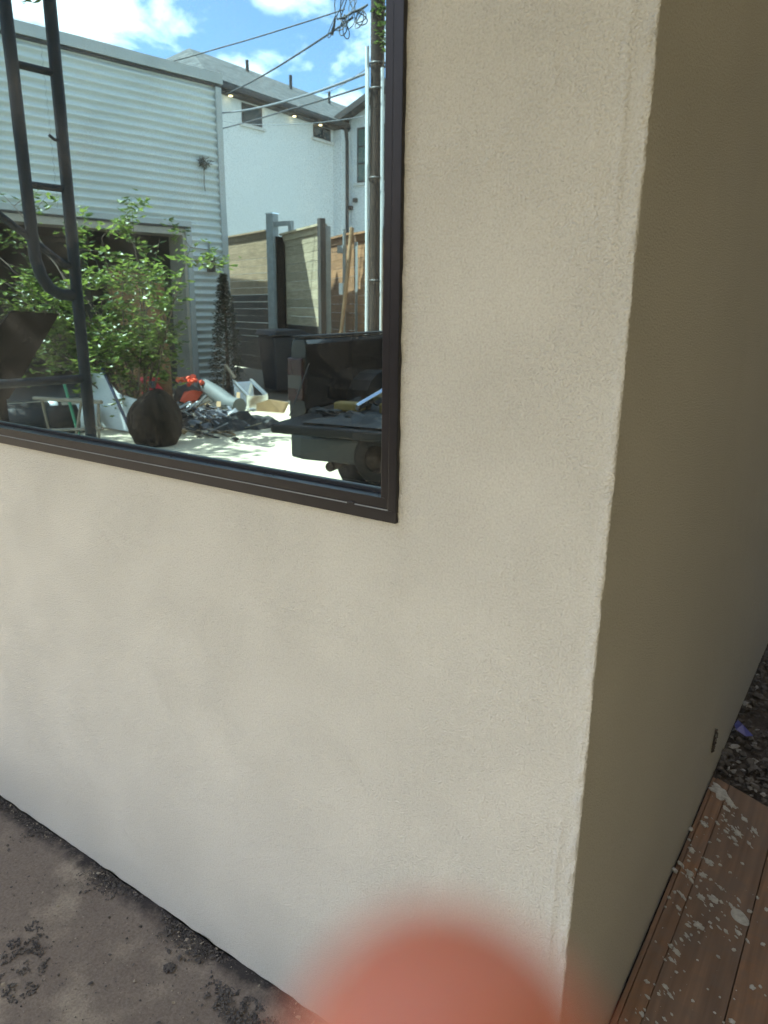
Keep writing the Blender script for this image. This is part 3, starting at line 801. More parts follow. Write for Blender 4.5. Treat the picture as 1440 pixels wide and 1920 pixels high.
for i, (x, y, ln, wd, ang) in enumerate(SPL):
    rnd = random.Random(i + 11)
    big = ln > 0.05
    nn = 19 if ln > 0.02 else 11
    a0 = R_(ang)
    lob = [rnd.uniform(.62, 1.25) for _ in range(nn)]
    if i == 48: lob = [1.0 + 0.05 * math.sin(k) for k in range(nn)]
    th = min(0.005, 0.0010 + wd * 0.10)
    top, mid = [], []
    zt = 0.0322 if x > 0.0615 else 0.0297
    for k in range(nn):
        w = 2 * math.pi * k / nn
        u_, v_ = ln * 0.5 * math.cos(w) * lob[k], wd * 0.5 * math.sin(w) * lob[k]
        mid.append(Vector((x + u_ * math.cos(a0) - v_ * math.sin(a0), y - 0.9 + u_ * math.sin(a0) + v_ * math.cos(a0), zt)))
    c = sum(mid, Vector()) / nn
    vs = mid + [c + (p - c) * 0.86 + Vector((0, 0, th * rnd.uniform(.6, .9))) for p in mid] + [c + (p - c) * 0.45 + Vector((0, 0, th * rnd.uniform(.75, 1.25))) for p in mid] + [c + Vector((0, 0, th * 0.9))]
    fs = []
    for r_ in range(2):
        fs += [(r_ * nn + k, r_ * nn + (k + 1) % nn, (r_ + 1) * nn + (k + 1) % nn, (r_ + 1) * nn + k) for k in range(nn)]
    fs += [(2 * nn + k, 2 * nn + (k + 1) % nn, 3 * nn) for k in range(nn)]
    o = MB().add(vs, fs, True).build('plaster_splat', M['plaster'], board, fix=False)
    if i == 48: o['label'] = 'large smooth oval plaster blob'
mb = MB()
for i in range(70):
    x, y = random.uniform(0.02, 0.33), random.uniform(0.3, 1.28)
    mb.chip((x, y - 0.9, 0.0325 if x > 0.0615 else 0.030), random.uniform(0.0006, 0.0022), i + 4000, 0.5)
kind(mb.build('plaster_crumbs', M['plaster'], board, fix=False), 'stuff')
# rubble beyond the planks
mb = MB()
for i in range(4200):
    x = random.uniform(-0.02, 0.75); y = random.uniform(1.20, 4.2)
    if y < 1.41 - 0.44 * x + 0.01 and x < 0.52: continue
    s = random.uniform(0.005, 0.016) if random.random() < 0.9 else random.uniform(0.016, 0.027)
    mb.cur = 1 if random.random() < (0.16 if y < 1.7 else 0.05) else 0
    mb.chip((max(x, 0.012), y, random.uniform(0.0, 0.018)), s, i + 20000, 0.7)
kind(mb.build('rubble', [M['gravel'], M['gravel_pale']], fix=False), 'stuff')
mb = MB()
q = [(0.012, 1.80, 0.035), (0.045, 1.735, 0.042), (0.075, 1.73, 0.028), (0.055, 1.70, 0.034), (0.02, 1.705, 0.046), (0.008, 1.75, 0.04)]
c = Vector((0.035, 1.745, 0.052))
mb.add([Vector(p) for p in q] + [c] + [Vector(p) - Vector((0, 0, .0015)) for p in q] + [c - Vector((0, 0, .0015))],
       [(k, (k + 1) % 6, 6) for k in range(6)] + [(7 + (k + 1) % 6, 7 + k, 13) for k in range(6)] + [(k, 7 + k, 7 + (k + 1) % 6, (k + 1) % 6) for k in range(6)])
tag(mb.build('plastic_scrap', M['blue_film']), 'crumpled blue plastic scrap lying on the dark rubble by the side wall', 'plastic scrap')

# ================================================================ THE YARD OPPOSITE THE WINDOW (seen in the glass)
# ---------------------------------------------------------------- corrugated steel building
KX, KD = -10.27, 9.15
UX, UD = 0.18535, 0.98267                    # along its long wall
def CW(s, off, z):
    """s metres from the far corner along the wall, off metres out from it"""
    return V(KX - UX * s + UD * off, KD - UD * s - UX * off, z)
cor = empty('corrugated_building', CW(0, 0, 0))
tag(cor, 'white corrugated steel building with a wide garage opening, across the yard', 'building')
IC = local(cor)
def sheet(name, s0, s1, z0, z1):
    pitch, amp = 0.130, 0.028
    k = int((z1 - z0) / pitch * 8)
    vs = []
    for j in range(k + 1):
        z = z0 + (z1 - z0) * j / k
        o_ = amp * math.sin(2 * math.pi * z / pitch)
        vs += [IC @ CW(s0, o_, z), IC @ CW(s1, o_, z)]
    mb = MB().add(vs, [(2 * j, 2 * j + 1, 2 * j + 3, 2 * j + 2) for j in range(k)], True)
    return mb.build(name, M['white_metal'], cor)
def cbox(name, s0, s1, o0, o1, z0, z1, m, bev=0.0, par=None):
    mb = MB().prism([IC @ CW(s0, o0, z0), IC @ CW(s1, o0, z0), IC @ CW(s1, o1, z0), IC @ CW(s0, o1, z0)], (0, 0, z1 - z0))
    return mb.build(name, m, par or cor, bevel=bev)
SO0, SO1 = 0.80, 5.6
for a, b in ((0.04, 3.0), (3.004, 6.0), (6.004, 9.4)):
    sheet('corrugated_sheet', a, b, 2.92, 5.20)
sheet('corrugated_sheet', 0.04, SO0 - 0.10, 0.05, 2.915)
sheet('corrugated_sheet', SO1 + 0.10, 9.4, 0.05, 2.915)
cbox('parapet_cap', -0.06, 9.5, -0.25, 0.075, 5.235, 5.40, M['trim_metal'])
cbox('drip_flashing', -0.05, 9.5, -0.2, 0.045, 5.19, 5.222, M['dark_trim'])
cbox('corner_trim', -0.04, 0.075, -0.08, 0.05, 0.0, 5.185, M['trim_metal'])
cbox('door_header', SO0 - 0.11, SO1 + 0.11, -0.06, 0.035, 2.845, 2.935, M['trim_metal'])
cbox('header_flashing', SO0 - 0.10, SO1 + 0.1, -0.05, 0.028, 2.815, 2.840, M['dark_trim'])
cbox('door_jamb', SO0 - 0.10, SO0 + 0.0, -0.06, 0.035, 0.0, 2.812, M['trim_metal'])
cbox('door_jamb', SO1, SO1 + 0.10, -0.06, 0.035, 0.0, 2.812, M['trim_metal'])
cbox('door_lining', SO0 + 0.002, SO0 + 0.06, -0.50, 0.0, 0.0, 2.78, M['trim_beige'])
cbox('door_lining', SO0 + 0.002, SO1, -0.50, 0.0, 2.70, 2.810, M['trim_beige'])
cbox('back_wall', -0.02, 9.4, -5.2, -5.0, 0.0, 5.2, M['dark'])
MB().prism([IC @ CW(-0.03, -0.10, 0), IC @ CW(0.03, -0.10, 0), IC @ CW(-0.96, -5.0, 0), IC @ CW(-1.02, -5.0, 0)], (0, 0, 5.18)).build('end_wall', M['white_metal'], cor)
cbox('end_wall', 9.34, 9.4, -5.0, -0.04, 0.0, 5.18, M['white_metal'])
cbox('inner_wall', 0.35, 0.45, -4.9, -0.6, 0.0, 5.0, M['dark'])
MB().prism([IC @ CW(-0.03, -0.26, 5.2), IC @ CW(9.4, -0.26, 5.2), IC @ CW(9.4, -5.2, 5.2), IC @ CW(-1.04, -5.2, 5.2)], (0, 0, 0.08)).build('roof', M['roofing'], cor)
MB().prism([IC @ CW(-0.06, -0.252, 5.2), IC @ CW(0.06, -0.252, 5.2), IC @ CW(-0.94, -5.2, 5.2), IC @ CW(-1.06, -5.2, 5.2)], (0, 0, 0.199)).build('end_parapet', M['trim_metal'], cor)
cbox('floor', 0.45, 9.3, -5.0, -0.05, -0.05, 0.03, M['dark'])
cbox('ceiling', 0.45, 9.3, -4.9, -0.06, 2.94, 3.0, M['dark'])
lt = cbox('wall_box', 0.30, 0.42, 0.02, 0.13, 2.10, 2.36, M['dark_trim'], 0.01)
cbox('conduit', 0.345, 0.37, 0.02, 0.045, 2.362, 2.62, M['steel_post'])
# dried vine clump clinging to the corrugated wall
vn = empty('vine_clump', CW(0.40, 0.05, 3.93)); IV = local(vn)
tag(vn, 'small dried vine clump clinging high on the corrugated wall', 'vine')
mb = MB(); rnd = random.Random(5)
for i in range(70):
    d = Vector((rnd.gauss(0, 1), rnd.gauss(0, 1), rnd.gauss(0, .7))).normalized() * rnd.uniform(0.03, 0.11)
    a = Vector((0, 0, 0)) + d; b = a + Vector((rnd.gauss(0, .05), rnd.gauss(0, .05), rnd.gauss(0, .04)))
    mb.tube([a, (a + b) / 2 + Vector((0, 0, .01)), b], 0.006, 4)
mb.build('twigs', M['nest'], vn)
mb = MB().tube([(0, 0, -0.06), (0.01, 0.01, -0.2), (-0.01, 0.0, -0.35), (0.02, 0.01, -0.47)], 0.007, 5); mb.build('tendril', M['nest'], vn)

# ---------------------------------------------------------------- white brick townhouse
hs = empty('townhouse', V(-14.4, 18, 0)); IH = local(hs)
tag(hs, 'white painted brick townhouse with grey shingle roof and lit eave lights', 'house')
def hbox(name, a, b, m, par=None, bev=0.0):
    """a, b = (x, d, z) corners"""
    p, q = IH @ V(*a), IH @ V(*b)
    lo = [min(p[i], q[i]) for i in range(3)]; hi = [max(p[i], q[i]) for i in range(3)]
    return MB().box(lo, hi).build(name, m, par or hs, bevel=bev)
def hpoly(name, pts, off, m, par=None):
    return MB().prism([IH @ V(*p) for p in pts], off).build(name, m, par or hs)
hbox('long_wall', (-20.5, 13.0, 0), (-14.4, 18.4, 6.52), M['brick_white'])
hpoly('gable_wall', [(-14.1, 18, 0), (-8.2, 18, 0), (-8.2, 18, 6.86), (-11.15, 18, 8.0), (-14.1, 18, 6.82)], (0, -5, 0), M['brick_white'])
hbox('wall_return', (-14.42, 17.6, 0), (-14.08, 18.2, 6.5), M['brick_white'])
# eaves of the long wall
hbox('soffit', (-14.42, 12.6, 6.525), (-14.14, 18.02, 6.555), M['dark_trim'])
hbox('gutter', (-14.16, 12.58, 6.558), (-14.05, 18.05, 6.655), M['dark_trim'], bev=0.02)
# main hip roof: ridge at x -17.4, d 14.9 .. 22
EZ, RZ, EXm, RXm = 6.64, 8.38, -14.06, -17.4
rf = hpoly('roof', [(EXm, 12.55, EZ), (EXm, 22.5, EZ), (RXm, 22.5, RZ), (RXm, 14.95, RZ)], (0, 0, 0.07), M['shingle'])
hpoly('roof_hip', [(EXm, 12.55, EZ), (RXm, 14.95, RZ), (-21.0, 12.55, EZ)], (0, 0, 0.07), M['shingle'])
hpoly('roof_rear', [(-21.0, 12.55, EZ), (RXm, 14.95, RZ), (RXm, 22.5, RZ), (-21.0, 22.5, EZ)], (0, 0, 0.07), M['shingle'])
for (vx_, vd, vz, h_, r_) in ((-16.9, 16.7, 8.15, 0.34, 0.05), (-16.7, 18.4, 8.05, 0.42, 0.05), (-16.6, 20.2, 8.0, 0.38, 0.045)):
    MB().tube([IH @ V(vx_, vd, vz - 0.1), IH @ V(vx_, vd, vz + h_)], r_, 8).build('vent_pipe', M['dark_trim'], rf)
# gable wing roof: its left slope shows
hpoly('wing_roof', [(-14.55, 17.55, 6.66), (-11.15, 17.55, 8.03), (-11.15, 23, 8.03), (-14.55, 23, 6.66)], (0, 0, 0.08), M['shingle'])
hpoly('wing_roof', [(-7.75, 17.55, 6.66), (-11.15, 17.55, 8.03), (-11.15, 23, 8.03), (-7.75, 23, 6.66)], (0, 0, 0.08), M['shingle'])
hpoly('rake_board', [(-14.55, 17.50, 6.56), (-14.55, 17.50, 6.735), (-11.15, 17.50, 8.105), (-11.15, 17.50, 7.93)], (0, -0.05, 0), M['dark_trim'])
hpoly('rake_board', [(-7.75, 17.50, 6.56), (-7.75, 17.50, 6.735), (-11.15, 17.50, 8.105), (-11.15, 17.50, 7.93)], (0, -0.05, 0), M['dark_trim'])
# eave downlights, lit
for d_ in (13.39, 14.57, 15.75, 16.87):
    o = MB().lathe([(0.0, 0.0), (0.075, 0.0), (0.085, 0.02), (0.0, 0.02)], Matrix.Translation(IH @ V(-14.27, d_, 6.505)), 14).build('downlight', M['dark_trim'], hs)
    MB().lathe([(0.0, 0.0), (0.05, 0.0), (0.042, -0.012), (0.0, -0.016)], Matrix.Translation(IH @ V(-14.27, d_, 6.504)), 12).build('lens', M['lamp'], o)
# windows in the long wall
def hwin(d0, d1, z0, z1, glass, bars=()):
    w = hbox('window', (-14.44, d0, z0), (-14.385, d1, z1), M['dark_trim'])
    hbox('pane', (-14.43, d0 + 0.05, z0 + 0.05), (-14.378, d1 - 0.05, z1 - 0.05), glass, w)
    for f_ in bars: hbox('glazing_bar', (-14.43, d0 + (d1 - d0) * f_ - 0.02, z0 + 0.05), (-14.370, d0 + (d1 - d0) * f_ + 0.02, z1 - 0.05), M['dark_trim'], w)
    hbox('sill', (-14.44, d0 - 0.08, z0 - 0.07), (-14.32, d1 + 0.08, z0 - 0.002), M['sill'], w)
hwin(13.88, 14.60, 6.00, 6.48, M['window_dark'])
hwin(16.69, 17.48, 6.16, 6.50, M['window_dark'], (0.5,))
# tall window in the gable wing
w = hbox('window', (-13.80, 17.985, 5.08), (-12.75, 18.05, 6.58), M['dark_trim'])
hbox('pane', (-13.74, 17.975, 5.14), (-12.81, 18.04, 6.52), M['window_green'], w)
for x_ in (-13.43, -13.12): hbox('glazing_bar', (x_ - 0.02, 17.96, 5.14), (x_ + 0.02, 18.03, 6.52), M['dark_trim'], w)
for z_ in (5.6, 6.06): hbox('glazing_bar', (-13.74, 17.962, z_ - 0.02), (-12.81, 18.028, z_ + 0.02), M['dark_trim'], w)
hbox('sill', (-13.88, 17.93, 5.0), (-12.67, 18.05, 5.075), M['sill'], w)
MB().tube([IH @ V(-14.06, 17.75, 6.60), IH @ V(-14.07, 17.8, 6.45), IH @ V(-14.08, 17.85, 6.2), IH @ V(-14.08, 17.85, 0.05)], 0.065, 8).build('downspout', M['dark_trim'], hs)
for x_, z_ in ((-13.85, 4.6), (-14.02, 4.4)): hbox('wall_fitting', (x_ - .05, 17.9, z_ - .05), (x_ + .07, 18.02, z_ + .06), M['dark_trim'])

# ---------------------------------------------------------------- fences
def fence(name, label, x0, d0, x1, d1, ztop, boards_z0, m, cap=True, pitch=0.150, dark_below=0.0, group=None):
    o = empty(name, V(x0, d0, 0)); I = local(o)
    tag(o, label, 'fence', group)
    A, B = Vector((x0, d0)), Vector((x1, d1)); u = (B - A).normalized(); nrm = Vector((u.y, -u.x))
    if nrm.y > 0: nrm = -nrm                      # towards the window
    ln = (B - A).length
    def P(s, off, z): return I @ V(x0 + u.x * s + nrm.x * off, d0 + u.y * s + nrm.y * off, z)
    k = int((ztop - 0.10 - boards_z0) / pitch); pitch = (ztop - 0.10 - boards_z0) / k
    rnd = random.Random(name + label)
    for i in range(k):
        za = boards_z0 + i * pitch; oo = rnd.uniform(-.003, .003)
        mb = MB().prism([P(0.05, oo, za), P(ln - 0.05, oo, za + rnd.uniform(-.004, .004)), P(ln - 0.05, oo, za + pitch - 0.004), P(0.05, oo, za + pitch - 0.004)], (P(0, 0.02, 0) - P(0, 0, 0)))
        mb.build('board', M['fence_dark'] if za + pitch * .5 < dark_below else m, o)
    if cap:
        MB().prism([P(0, -0.05, ztop - 0.035), P(ln, -0.05, ztop - 0.035), P(ln, 0.10, ztop - 0.035), P(0, 0.10, ztop - 0.035)], (0, 0, 0.035)).build('cap_board', m, o)
        MB().prism([P(0, 0.021, ztop - 0.14), P(ln, 0.021, ztop - 0.14), P(ln, 0.045, ztop - 0.14), P(0, 0.045, ztop - 0.14)], (0, 0, 0.10)).build('top_rail', m, o)
    for s_ in (0.0, ln):
        MB().prism([P(s_ - .045, -0.09, 0), P(s_ + .045, -0.09, 0), P(s_ + .045, -0.002, 0), P(s_ - .045, -0.002, 0)], (0, 0, ztop - 0.04)).build('post', M['steel_post'], o)
    return o, P, ln
fence('board_fence', 'weathered grey horizontal board fence beside the corrugated building', -13.73, 12.25, -11.17, 11.30, 3.08, 0.1, M['fence_grey'], dark_below=1.84)
o, P, ln = fence('board_fence', 'tan horizontal board fence panel with a dark end post', -9.72, 10.16, -7.88, 9.12, 2.84, 0.1, M['fence_tan'], dark_below=1.25)
MB().prism([P(ln - .02, 0.03, 0.05), P(ln + .11, 0.03, 0.05), P(ln + .11, 0.12, 0.05), P(ln - .02, 0.12, 0.05)], (0, 0, 2.86)).build('end_post', M['dark_trim'], o)
o, P, ln = fence('board_fence', 'brown horizontal board fence panel with pale cap behind the leaning lumber', -9.05, 10.6, -7.66, 9.70, 2.74, 0.05, M['fence_brown'])
o, P, ln = fence('board_fence', 'brown horizontal board fence panel behind the utility pole', -7.60, 9.66, -4.2, 7.9, 2.72, 0.05, M['fence_brown'])
gp = empty('gate_post', V(-9.98, 10.12, 0)); IG = local(gp)
tag(gp, 'tall grey steel gate post with a short bracket arm on top', 'post')
MB().box((-0.085, -0.085, 0), (0.085, 0.085, 3.2)).build('shaft', M['steel_post'], gp, bevel=0.008)
MB().box((-0.095, -0.095, 3.202), (0.095, 0.095, 3.225)).build('cap', M['chrome'], gp)
MB().box((0.087, -0.04, 2.98), (0.52, 0.04, 3.06)).build('bracket_arm', M['steel_post'], gp)
MB().box((0.44, -0.04, 2.78), (0.52, 0.04, 2.978)).build('bracket_arm', M['steel_post'], gp)
gs_ = empty('gate_sheet', V(-9.86, 10.06, 0)); tag(gs_, 'narrow dark steel sheet between the gate post and the tan fence', 'metal sheet')
MB().prism([(0, 0, 0.05), (0.24, 0.02, 0.05), (0.24, 0.02, 2.62), (0.17, 0.015, 2.78), (0, 0, 2.80)], (0, -0.02, 0)).build('sheet', M['dark_sheet'], gs_)
MB().box((0.0, 0.004, 0.05), (0.02, 0.03, 2.78)).build('edge_strip', M['steel_post'], gs_)
lm = MB().tube([V(-7.62, 9.02, 0.0), V(-7.50, 9.38, 2.78)], 0.045, 4)
tag(lm.build('leaning_lumber', M['lumber']), 'fresh tan lumber leaning upright against the brown fence', 'lumber')
ms = empty('meter_pipe', V(-7.66, 9.35, 0)); tag(ms, 'thin grey pipe with two small boxes in front of the brown fence', 'pipe')
MB().tube([(0, 0, 0), (0.02, 0, 2.76)], 0.03, 8).build('pipe', M['steel_post'], ms)
MB().box((-0.10, -0.05, 2.38), (0.03, 0.05, 2.5)).build('box', M['steel_post'], ms)
MB().box((-0.03, 0.02, 1.72), (0.05, 0.09, 1.90)).build('switch_box', M['pvc'], ms)

# ---------------------------------------------------------------- utility pole and cables
pl = empty('utility_pole', V(-6.735, 9.0, 0)); tag(pl, 'dark creosoted utility pole with white conduits, at the right of the glass', 'utility pole')
MB().tube([(0, 0, 0), (-0.005, 0, 4), (-0.01, 0, 9.2)], [0.125, 0.108, 0.09], 16).build('shaft', M['pole_wood'], pl)
MB().tube([(-0.115, 0.09, 0), (-0.12, 0.09, 3), (-0.13, 0.09, 5.2)], 0.030, 8).build('conduit', M['pvc'], pl)
MB().tube([(0.135, 0.05, 0), (0.125, 0.05, 3), (0.115, 0.05, 4.9)], 0.022, 8).build('conduit', M['pvc'], pl)
MB().tube([(-0.085, 0.13, 3.6), (-0.085, 0.13, 4.9)], 0.014, 8).build('conduit', M['pvc'], pl)
for z_ in (1.9, 3.4, 4.62, 4.95): MB().lathe([(0.120, 0), (0.123, 0), (0.123, .03), (0.120, .03), (0.120, 0)], Matrix.Translation((0, 0, z_)) @ Matrix.Diagonal((1.12, 1.12, 1, 1)), 18).build('strap', M['dark_trim'], pl)
mb = MB(); rnd = random.Random(9)
def sag(a, b, s, n=14):
    a, b = Vector(a), Vector(b)
    return [a.lerp(b, t / n) - Vector((0, 0, s * 4 * (t / n) * (1 - t / n))) for t in range(n + 1)]
TB = V(-7.25, 9.0, 5.72)
tb = empty('cable_splice', TB); tag(tb, 'tangled black cable splice with loose loops beside the pole top', 'cable')
mb.tube([(-0.25, 0, -0.03), (-0.1, 0.01, -0.035), (0.05, 0, 0.01), (0.2, 0, 0.02), (0.33, 0.0, 0.06)], [0.012, 0.022, 0.016, 0.024, 0.012], 7)
mb.build('splice_sleeve', M['cable'], tb)
for i in range(13):
    m2 = MB(); cx_ = rnd.uniform(-0.28, 0.30); w_ = rnd.uniform(0.05, 0.13); h_ = rnd.uniform(0.14, 0.36); up_ = -1 if i % 4 else 1; lean = rnd.uniform(-.12, .12)
    pts = []
    for k in range(19):
        t = k / 18 * 2 * math.pi
        dn = 0.5 - 0.5 * math.cos(t)
        pts.append((cx_ + w_ * math.sin(t) * (0.4 + dn) + lean * dn, 0.03 * math.sin(i * 2.1) + 0.02 * math.sin(t), up_ * h_ * dn))
    m2.tube(pts, rnd.choice((0.006, 0.008, 0.009)), 5)
    m2.build('loop', M['cable'] if i % 3 else M['cable_grey'], tb)
MB().tube([(-0.28, 0, 0.02), (-0.31, 0, -0.10), (-0.36, 0, -0.22)], [0.012, 0.02, 0.028], 7).build('terminal', M['cable'], tb)
PT = V(-6.83, 8.95, 5.85)
cables = [('thick cable from the pole top to the corrugated building roof', V(-7.35, 9, 5.80), CW(1.02, -0.3, 5.38), 0.010, 0.03, 'cable'),
          ('cable dropping from the splice to the middle of the townhouse eave', V(-7.2, 9, 5.66), V(-14.3, 13.25, 6.50), 0.016, 0.06, 'cable'),
          ('pale service cable from the pole to the long white wall', V(-6.9, 8.95, 4.87), V(-14.36, 13.2, 6.10), 0.020, 0.10, 'cable_grey'),
          ('thin cable just above the pale service cable', V(-6.9, 8.95, 4.93), V(-14.0, 16.6, 7.2), 0.007, 0.05, 'cable_grey'),
          ('dark cable below the pale service cable along the white wall', V(-6.9, 8.95, 4.70), V(-14.36, 13.1, 5.72), 0.014, 0.02, 'cable'),
          ('thin wire sagging below the two small windows', V(-6.9, 8.95, 4.3), V(-14.36, 13.0, 5.9), 0.006, 0.12, 'cable_grey')]
for lab, a, b, r_, s_, mm in cables:
    tag(MB().tube(sag(a, b, s_), r_, 6).build('overhead_cable', M[mm]), lab, 'cable', 'overhead cables')
# creeper on the pole top
def leaf_cloud(mb, centres, n, size, rnd, squash=1.0):
    for i in range(n):
        c, r_ = rnd.choice(centres)
        d = Vector((rnd.gauss(0, 1), rnd.gauss(0, 1), rnd.gauss(0, 1) * squash)).normalized() * r_ * (rnd.random() ** 0.45)
        leaf(mb, Vector(c) + d, rnd, size * rnd.uniform(.6, 1.25))
def leaf(mb, p, rnd, s, droop=-0.25):
    a = rnd.uniform(0, 6.28)
    u = Vector((math.cos(a), math.sin(a), rnd.uniform(-.7, .4))).normalized()
    w = u.cross(Vector((0, 0, 1))).normalized(); w = (w + Vector((0, 0, rnd.uniform(-.5, .5)))).normalized()
    nn = u.cross(w)
    b, m_, t = p, p + u * s * .5 + nn * s * .08, p + u * s - nn * s * .10
    l_, r__ = p + u * s * .45 + w * s * .26 - nn * s * .05, p + u * s * .45 - w * s * .26 - nn * s * .05
    mb.add([b, l_, t, r__, m_], [(0, 4, 1), (1, 4, 2), (0, 3, 4), (3, 2, 4)])
cr_ = empty('pole_creeper', V(-6.6, 9.0, 5.2)); tag(cr_, 'leafy green creeper hanging on the upper part of the pole', 'vine')
mb = MB(); rnd = random.Random(21)
leaf_cloud(mb, [((0.03, 0.06, z * .22), 0.15) for z in range(0, 14)], 520, 0.10, rnd)
mb.build('foliage', M['leaf_tree'], cr_, fix=False)
MB().tube([(0.0, 0.05, -0.3), (0.03, 0.08, 0.8), (0.0, 0.08, 2.9)], 0.012, 5).build('stem', M['bark'], cr_)

# ---------------------------------------------------------------- pickup truck, tailgate down
tk = empty('pickup_truck', V(-2.28, 3.15, 0), R_(169.6)); tag(tk, 'black pickup truck with its tailgate down and tools in the bed', 'truck')
def tbox(name, a, b, m, par=None, bev=0.0): return MB().box(a, b).build(name, m, par or tk, bevel=bev)
# bed: floor, sides with a rolled rail, wheel arches, front panel
tbox('bed_floor', (-0.82, 0.0, 0.74), (0.82, 1.95, 0.80), M['bed_liner'])
for sx in (-1, 1):
    prof = [(0.955, 0.55), (0.975, 0.80), (0.955, 1.20), (0.935, 1.285), (0.84, 1.295), (0.825, 1.255), (0.835, 0.81), (0.93, 0.55)]
    mb = MB().prism([(sx * x_, 0.0, z_) for x_, z_ in prof], (0, 1.98, 0)); mb.build('bed_side', M['truck_paint'], tk, bevel=0.012)
    mb = MB().prism([(sx * 0.834, 0.62 + 0.36 * (1 - math.cos(t)) , 0.80 + 0.22 * math.sin(t)) for t in [k * math.pi / 8 for k in range(9)]], (-sx * 0.17, 0, 0))
    mb.build('wheel_arch', M['bed_liner'], tk)
    tl = tbox('tail_lamp', (min(sx * 0.845, sx * 0.97), -0.025, 0.86), (max(sx * 0.845, sx * 0.97), 0.02, 1.16), M['tail_red'], bev=0.012)
    tbox('reverse_lens', (min(sx * 0.855, sx * 0.96), -0.030, 0.95), (max(sx * 0.855, sx * 0.96), -0.022, 1.04), M['tail_clear'], tl)
    tbox('rail_cap', (min(sx * 0.83, sx * 0.94), -0.012, 1.297), (max(sx * 0.83, sx * 0.94), 1.95, 1.312), M['bed_liner'])
tbox('bed_front', (-0.82, 1.93, 0.80), (0.82, 1.975, 1.28), M['truck_paint'])
# tailgate folded flat, its inner face up
mb = MB().prism([(-0.74, -0.62, 0.735), (0.74, -0.62, 0.735), (0.78, -0.02, 0.735), (-0.78, -0.02, 0.735)], (0, 0, 0.06))
tg = mb.build('tailgate', M['bed_liner'], tk, bevel=0.016)
for i in range(5): tbox('rib', (-0.62 + i * .26, -0.55, 0.796), (-0.50 + i * .26, -0.08, 0.806), M['bed_liner'], tg, 0.004)
for sx in (-1, 1): MB().tube([(sx * 0.79, -0.30, 0.80), (sx * 0.82, 0.02, 1.12)], 0.004, 5).build('support_cable', M['cable'], tg)
# bumper with rounded ends, hitch, exhaust
pts = [(0.96, 0.22), (0.955, 0.02), (0.91, -0.09), (0.80, -0.14), (-0.80, -0.14), (-0.91, -0.09), (-0.955, 0.02), (-0.96, 0.22), (-0.90, 0.22), (-0.86, -0.0), (0.86, 0.0), (0.90, 0.22)]
MB().prism([(x_, y_, 0.47) for x_, y_ in pts], (0, 0, 0.17)).build('bumper', M['bumper'], tk, bevel=0.02)
MB().box((-0.05, -0.20, 0.40), (0.05, 0.1, 0.49)).build('hitch_receiver', M['rust'], tk, bevel=0.006)
MB().tube([(0.62, 0.9, 0.42), (0.62, -0.06, 0.42)], 0.035, 12).build('exhaust_pipe', M['rust'], tk)
# small wheel hung behind the bumper
sw = MB().lathe([(0.09, -0.05), (0.14, -0.055), (0.17, -0.03), (0.175, 0.0), (0.17, 0.03), (0.14, 0.055), (0.09, 0.05)], Matrix.Translation((0.17, -0.21, 0.55)) @ Matrix.Rotation(R_(90), 4, 'X'), 28).build('spare_wheel', M['tyre'], tk)
MB().lathe([(0.0, -0.035), (0.03, -0.035), (0.04, -0.01), (0.095, -0.015), (0.095, 0.02), (0.0, 0.02)], Matrix.Translation((0.17, -0.21, 0.55)) @ Matrix.Rotation(R_(-90), 4, 'X'), 20).build('hub', M['rust'], sw)
# cab
mb = MB()
prof = [(1.98, 0.55), (1.98, 1.30), (2.16, 1.92), (3.25, 1.95), (3.95, 1.36), (5.35, 1.22), (5.45, 0.55)]
for sx in (-1,):
    mb.prism([(-0.95 + (0.13 if z_ > 1.5 else 0), y_, z_) for y_, z_ in prof], (0, 0, 0)) if False else None
vs = [(-0.95 + (0.14 if z_ > 1.5 else 0), y_, z_) for y_, z_ in prof] + [(0.95 - (0.14 if z_ > 1.5 else 0), y_, z_) for y_, z_ in prof]
k = len(prof)
mb.add(vs, [tuple(range(k)), tuple(range(2 * k - 1, k - 1, -1))] + [(i, (i + 1) % k, k + (i + 1) % k, k + i) for i in range(k)])
cab = mb.build('cab', M['truck_paint'], tk, bevel=0.04)
mb = MB().prism([(-0.66, 2.012, 1.38), (0.66, 2.012, 1.38), (0.60, 2.135, 1.82), (-0.60, 2.135, 1.82)], (0, -0.012, 0.002)); mb.build('rear_window', M['truck_glass'], cab)
for sx in (-1, 1):
    mb = MB().prism([(sx * 0.945, 2.2, 1.35), (sx * 0.945, 3.7, 1.35), (sx * 0.828, 3.2, 1.86), (sx * 0.828, 2.3, 1.86)], (sx * 0.012, 0, 0.004)); mb.build('side_window', M['truck_glass'], cab)
    tbox('mirror', (min(sx * 0.98, sx * 1.16), 3.45, 1.32), (max(sx * 0.98, sx * 1.16), 3.55, 1.52), M['truck_paint'], cab, 0.02)
    for y_ in (0.98, 4.55):
        wh = MB().lathe([(0.22, -0.13), (0.34, -0.13), (0.385, -0.09), (0.395, 0.0), (0.385, 0.09), (0.34, 0.13), (0.22, 0.13)], Matrix.Translation((sx * 0.82, y_, 0.395)) @ Matrix.Rotation(R_(90), 4, 'Y'), 28).build('wheel', M['tyre'], tk)
        MB().lathe([(0.0, 0.09 * sx), (0.06, 0.10 * sx), (0.10, 0.06 * sx), (0.20, 0.07 * sx), (0.225, 0.12 * sx), (0.225, -0.1 * sx), (0, -0.1 * sx)], Matrix.Translation((sx * 0.82, y_, 0.395)) @ Matrix.Rotation(R_(90), 4, 'Y'), 24).build('rim', M['rim'], wh)
tbox('chassis', (-0.45, 0.1, 0.45), (0.45, 5.2, 0.60), M['black'])

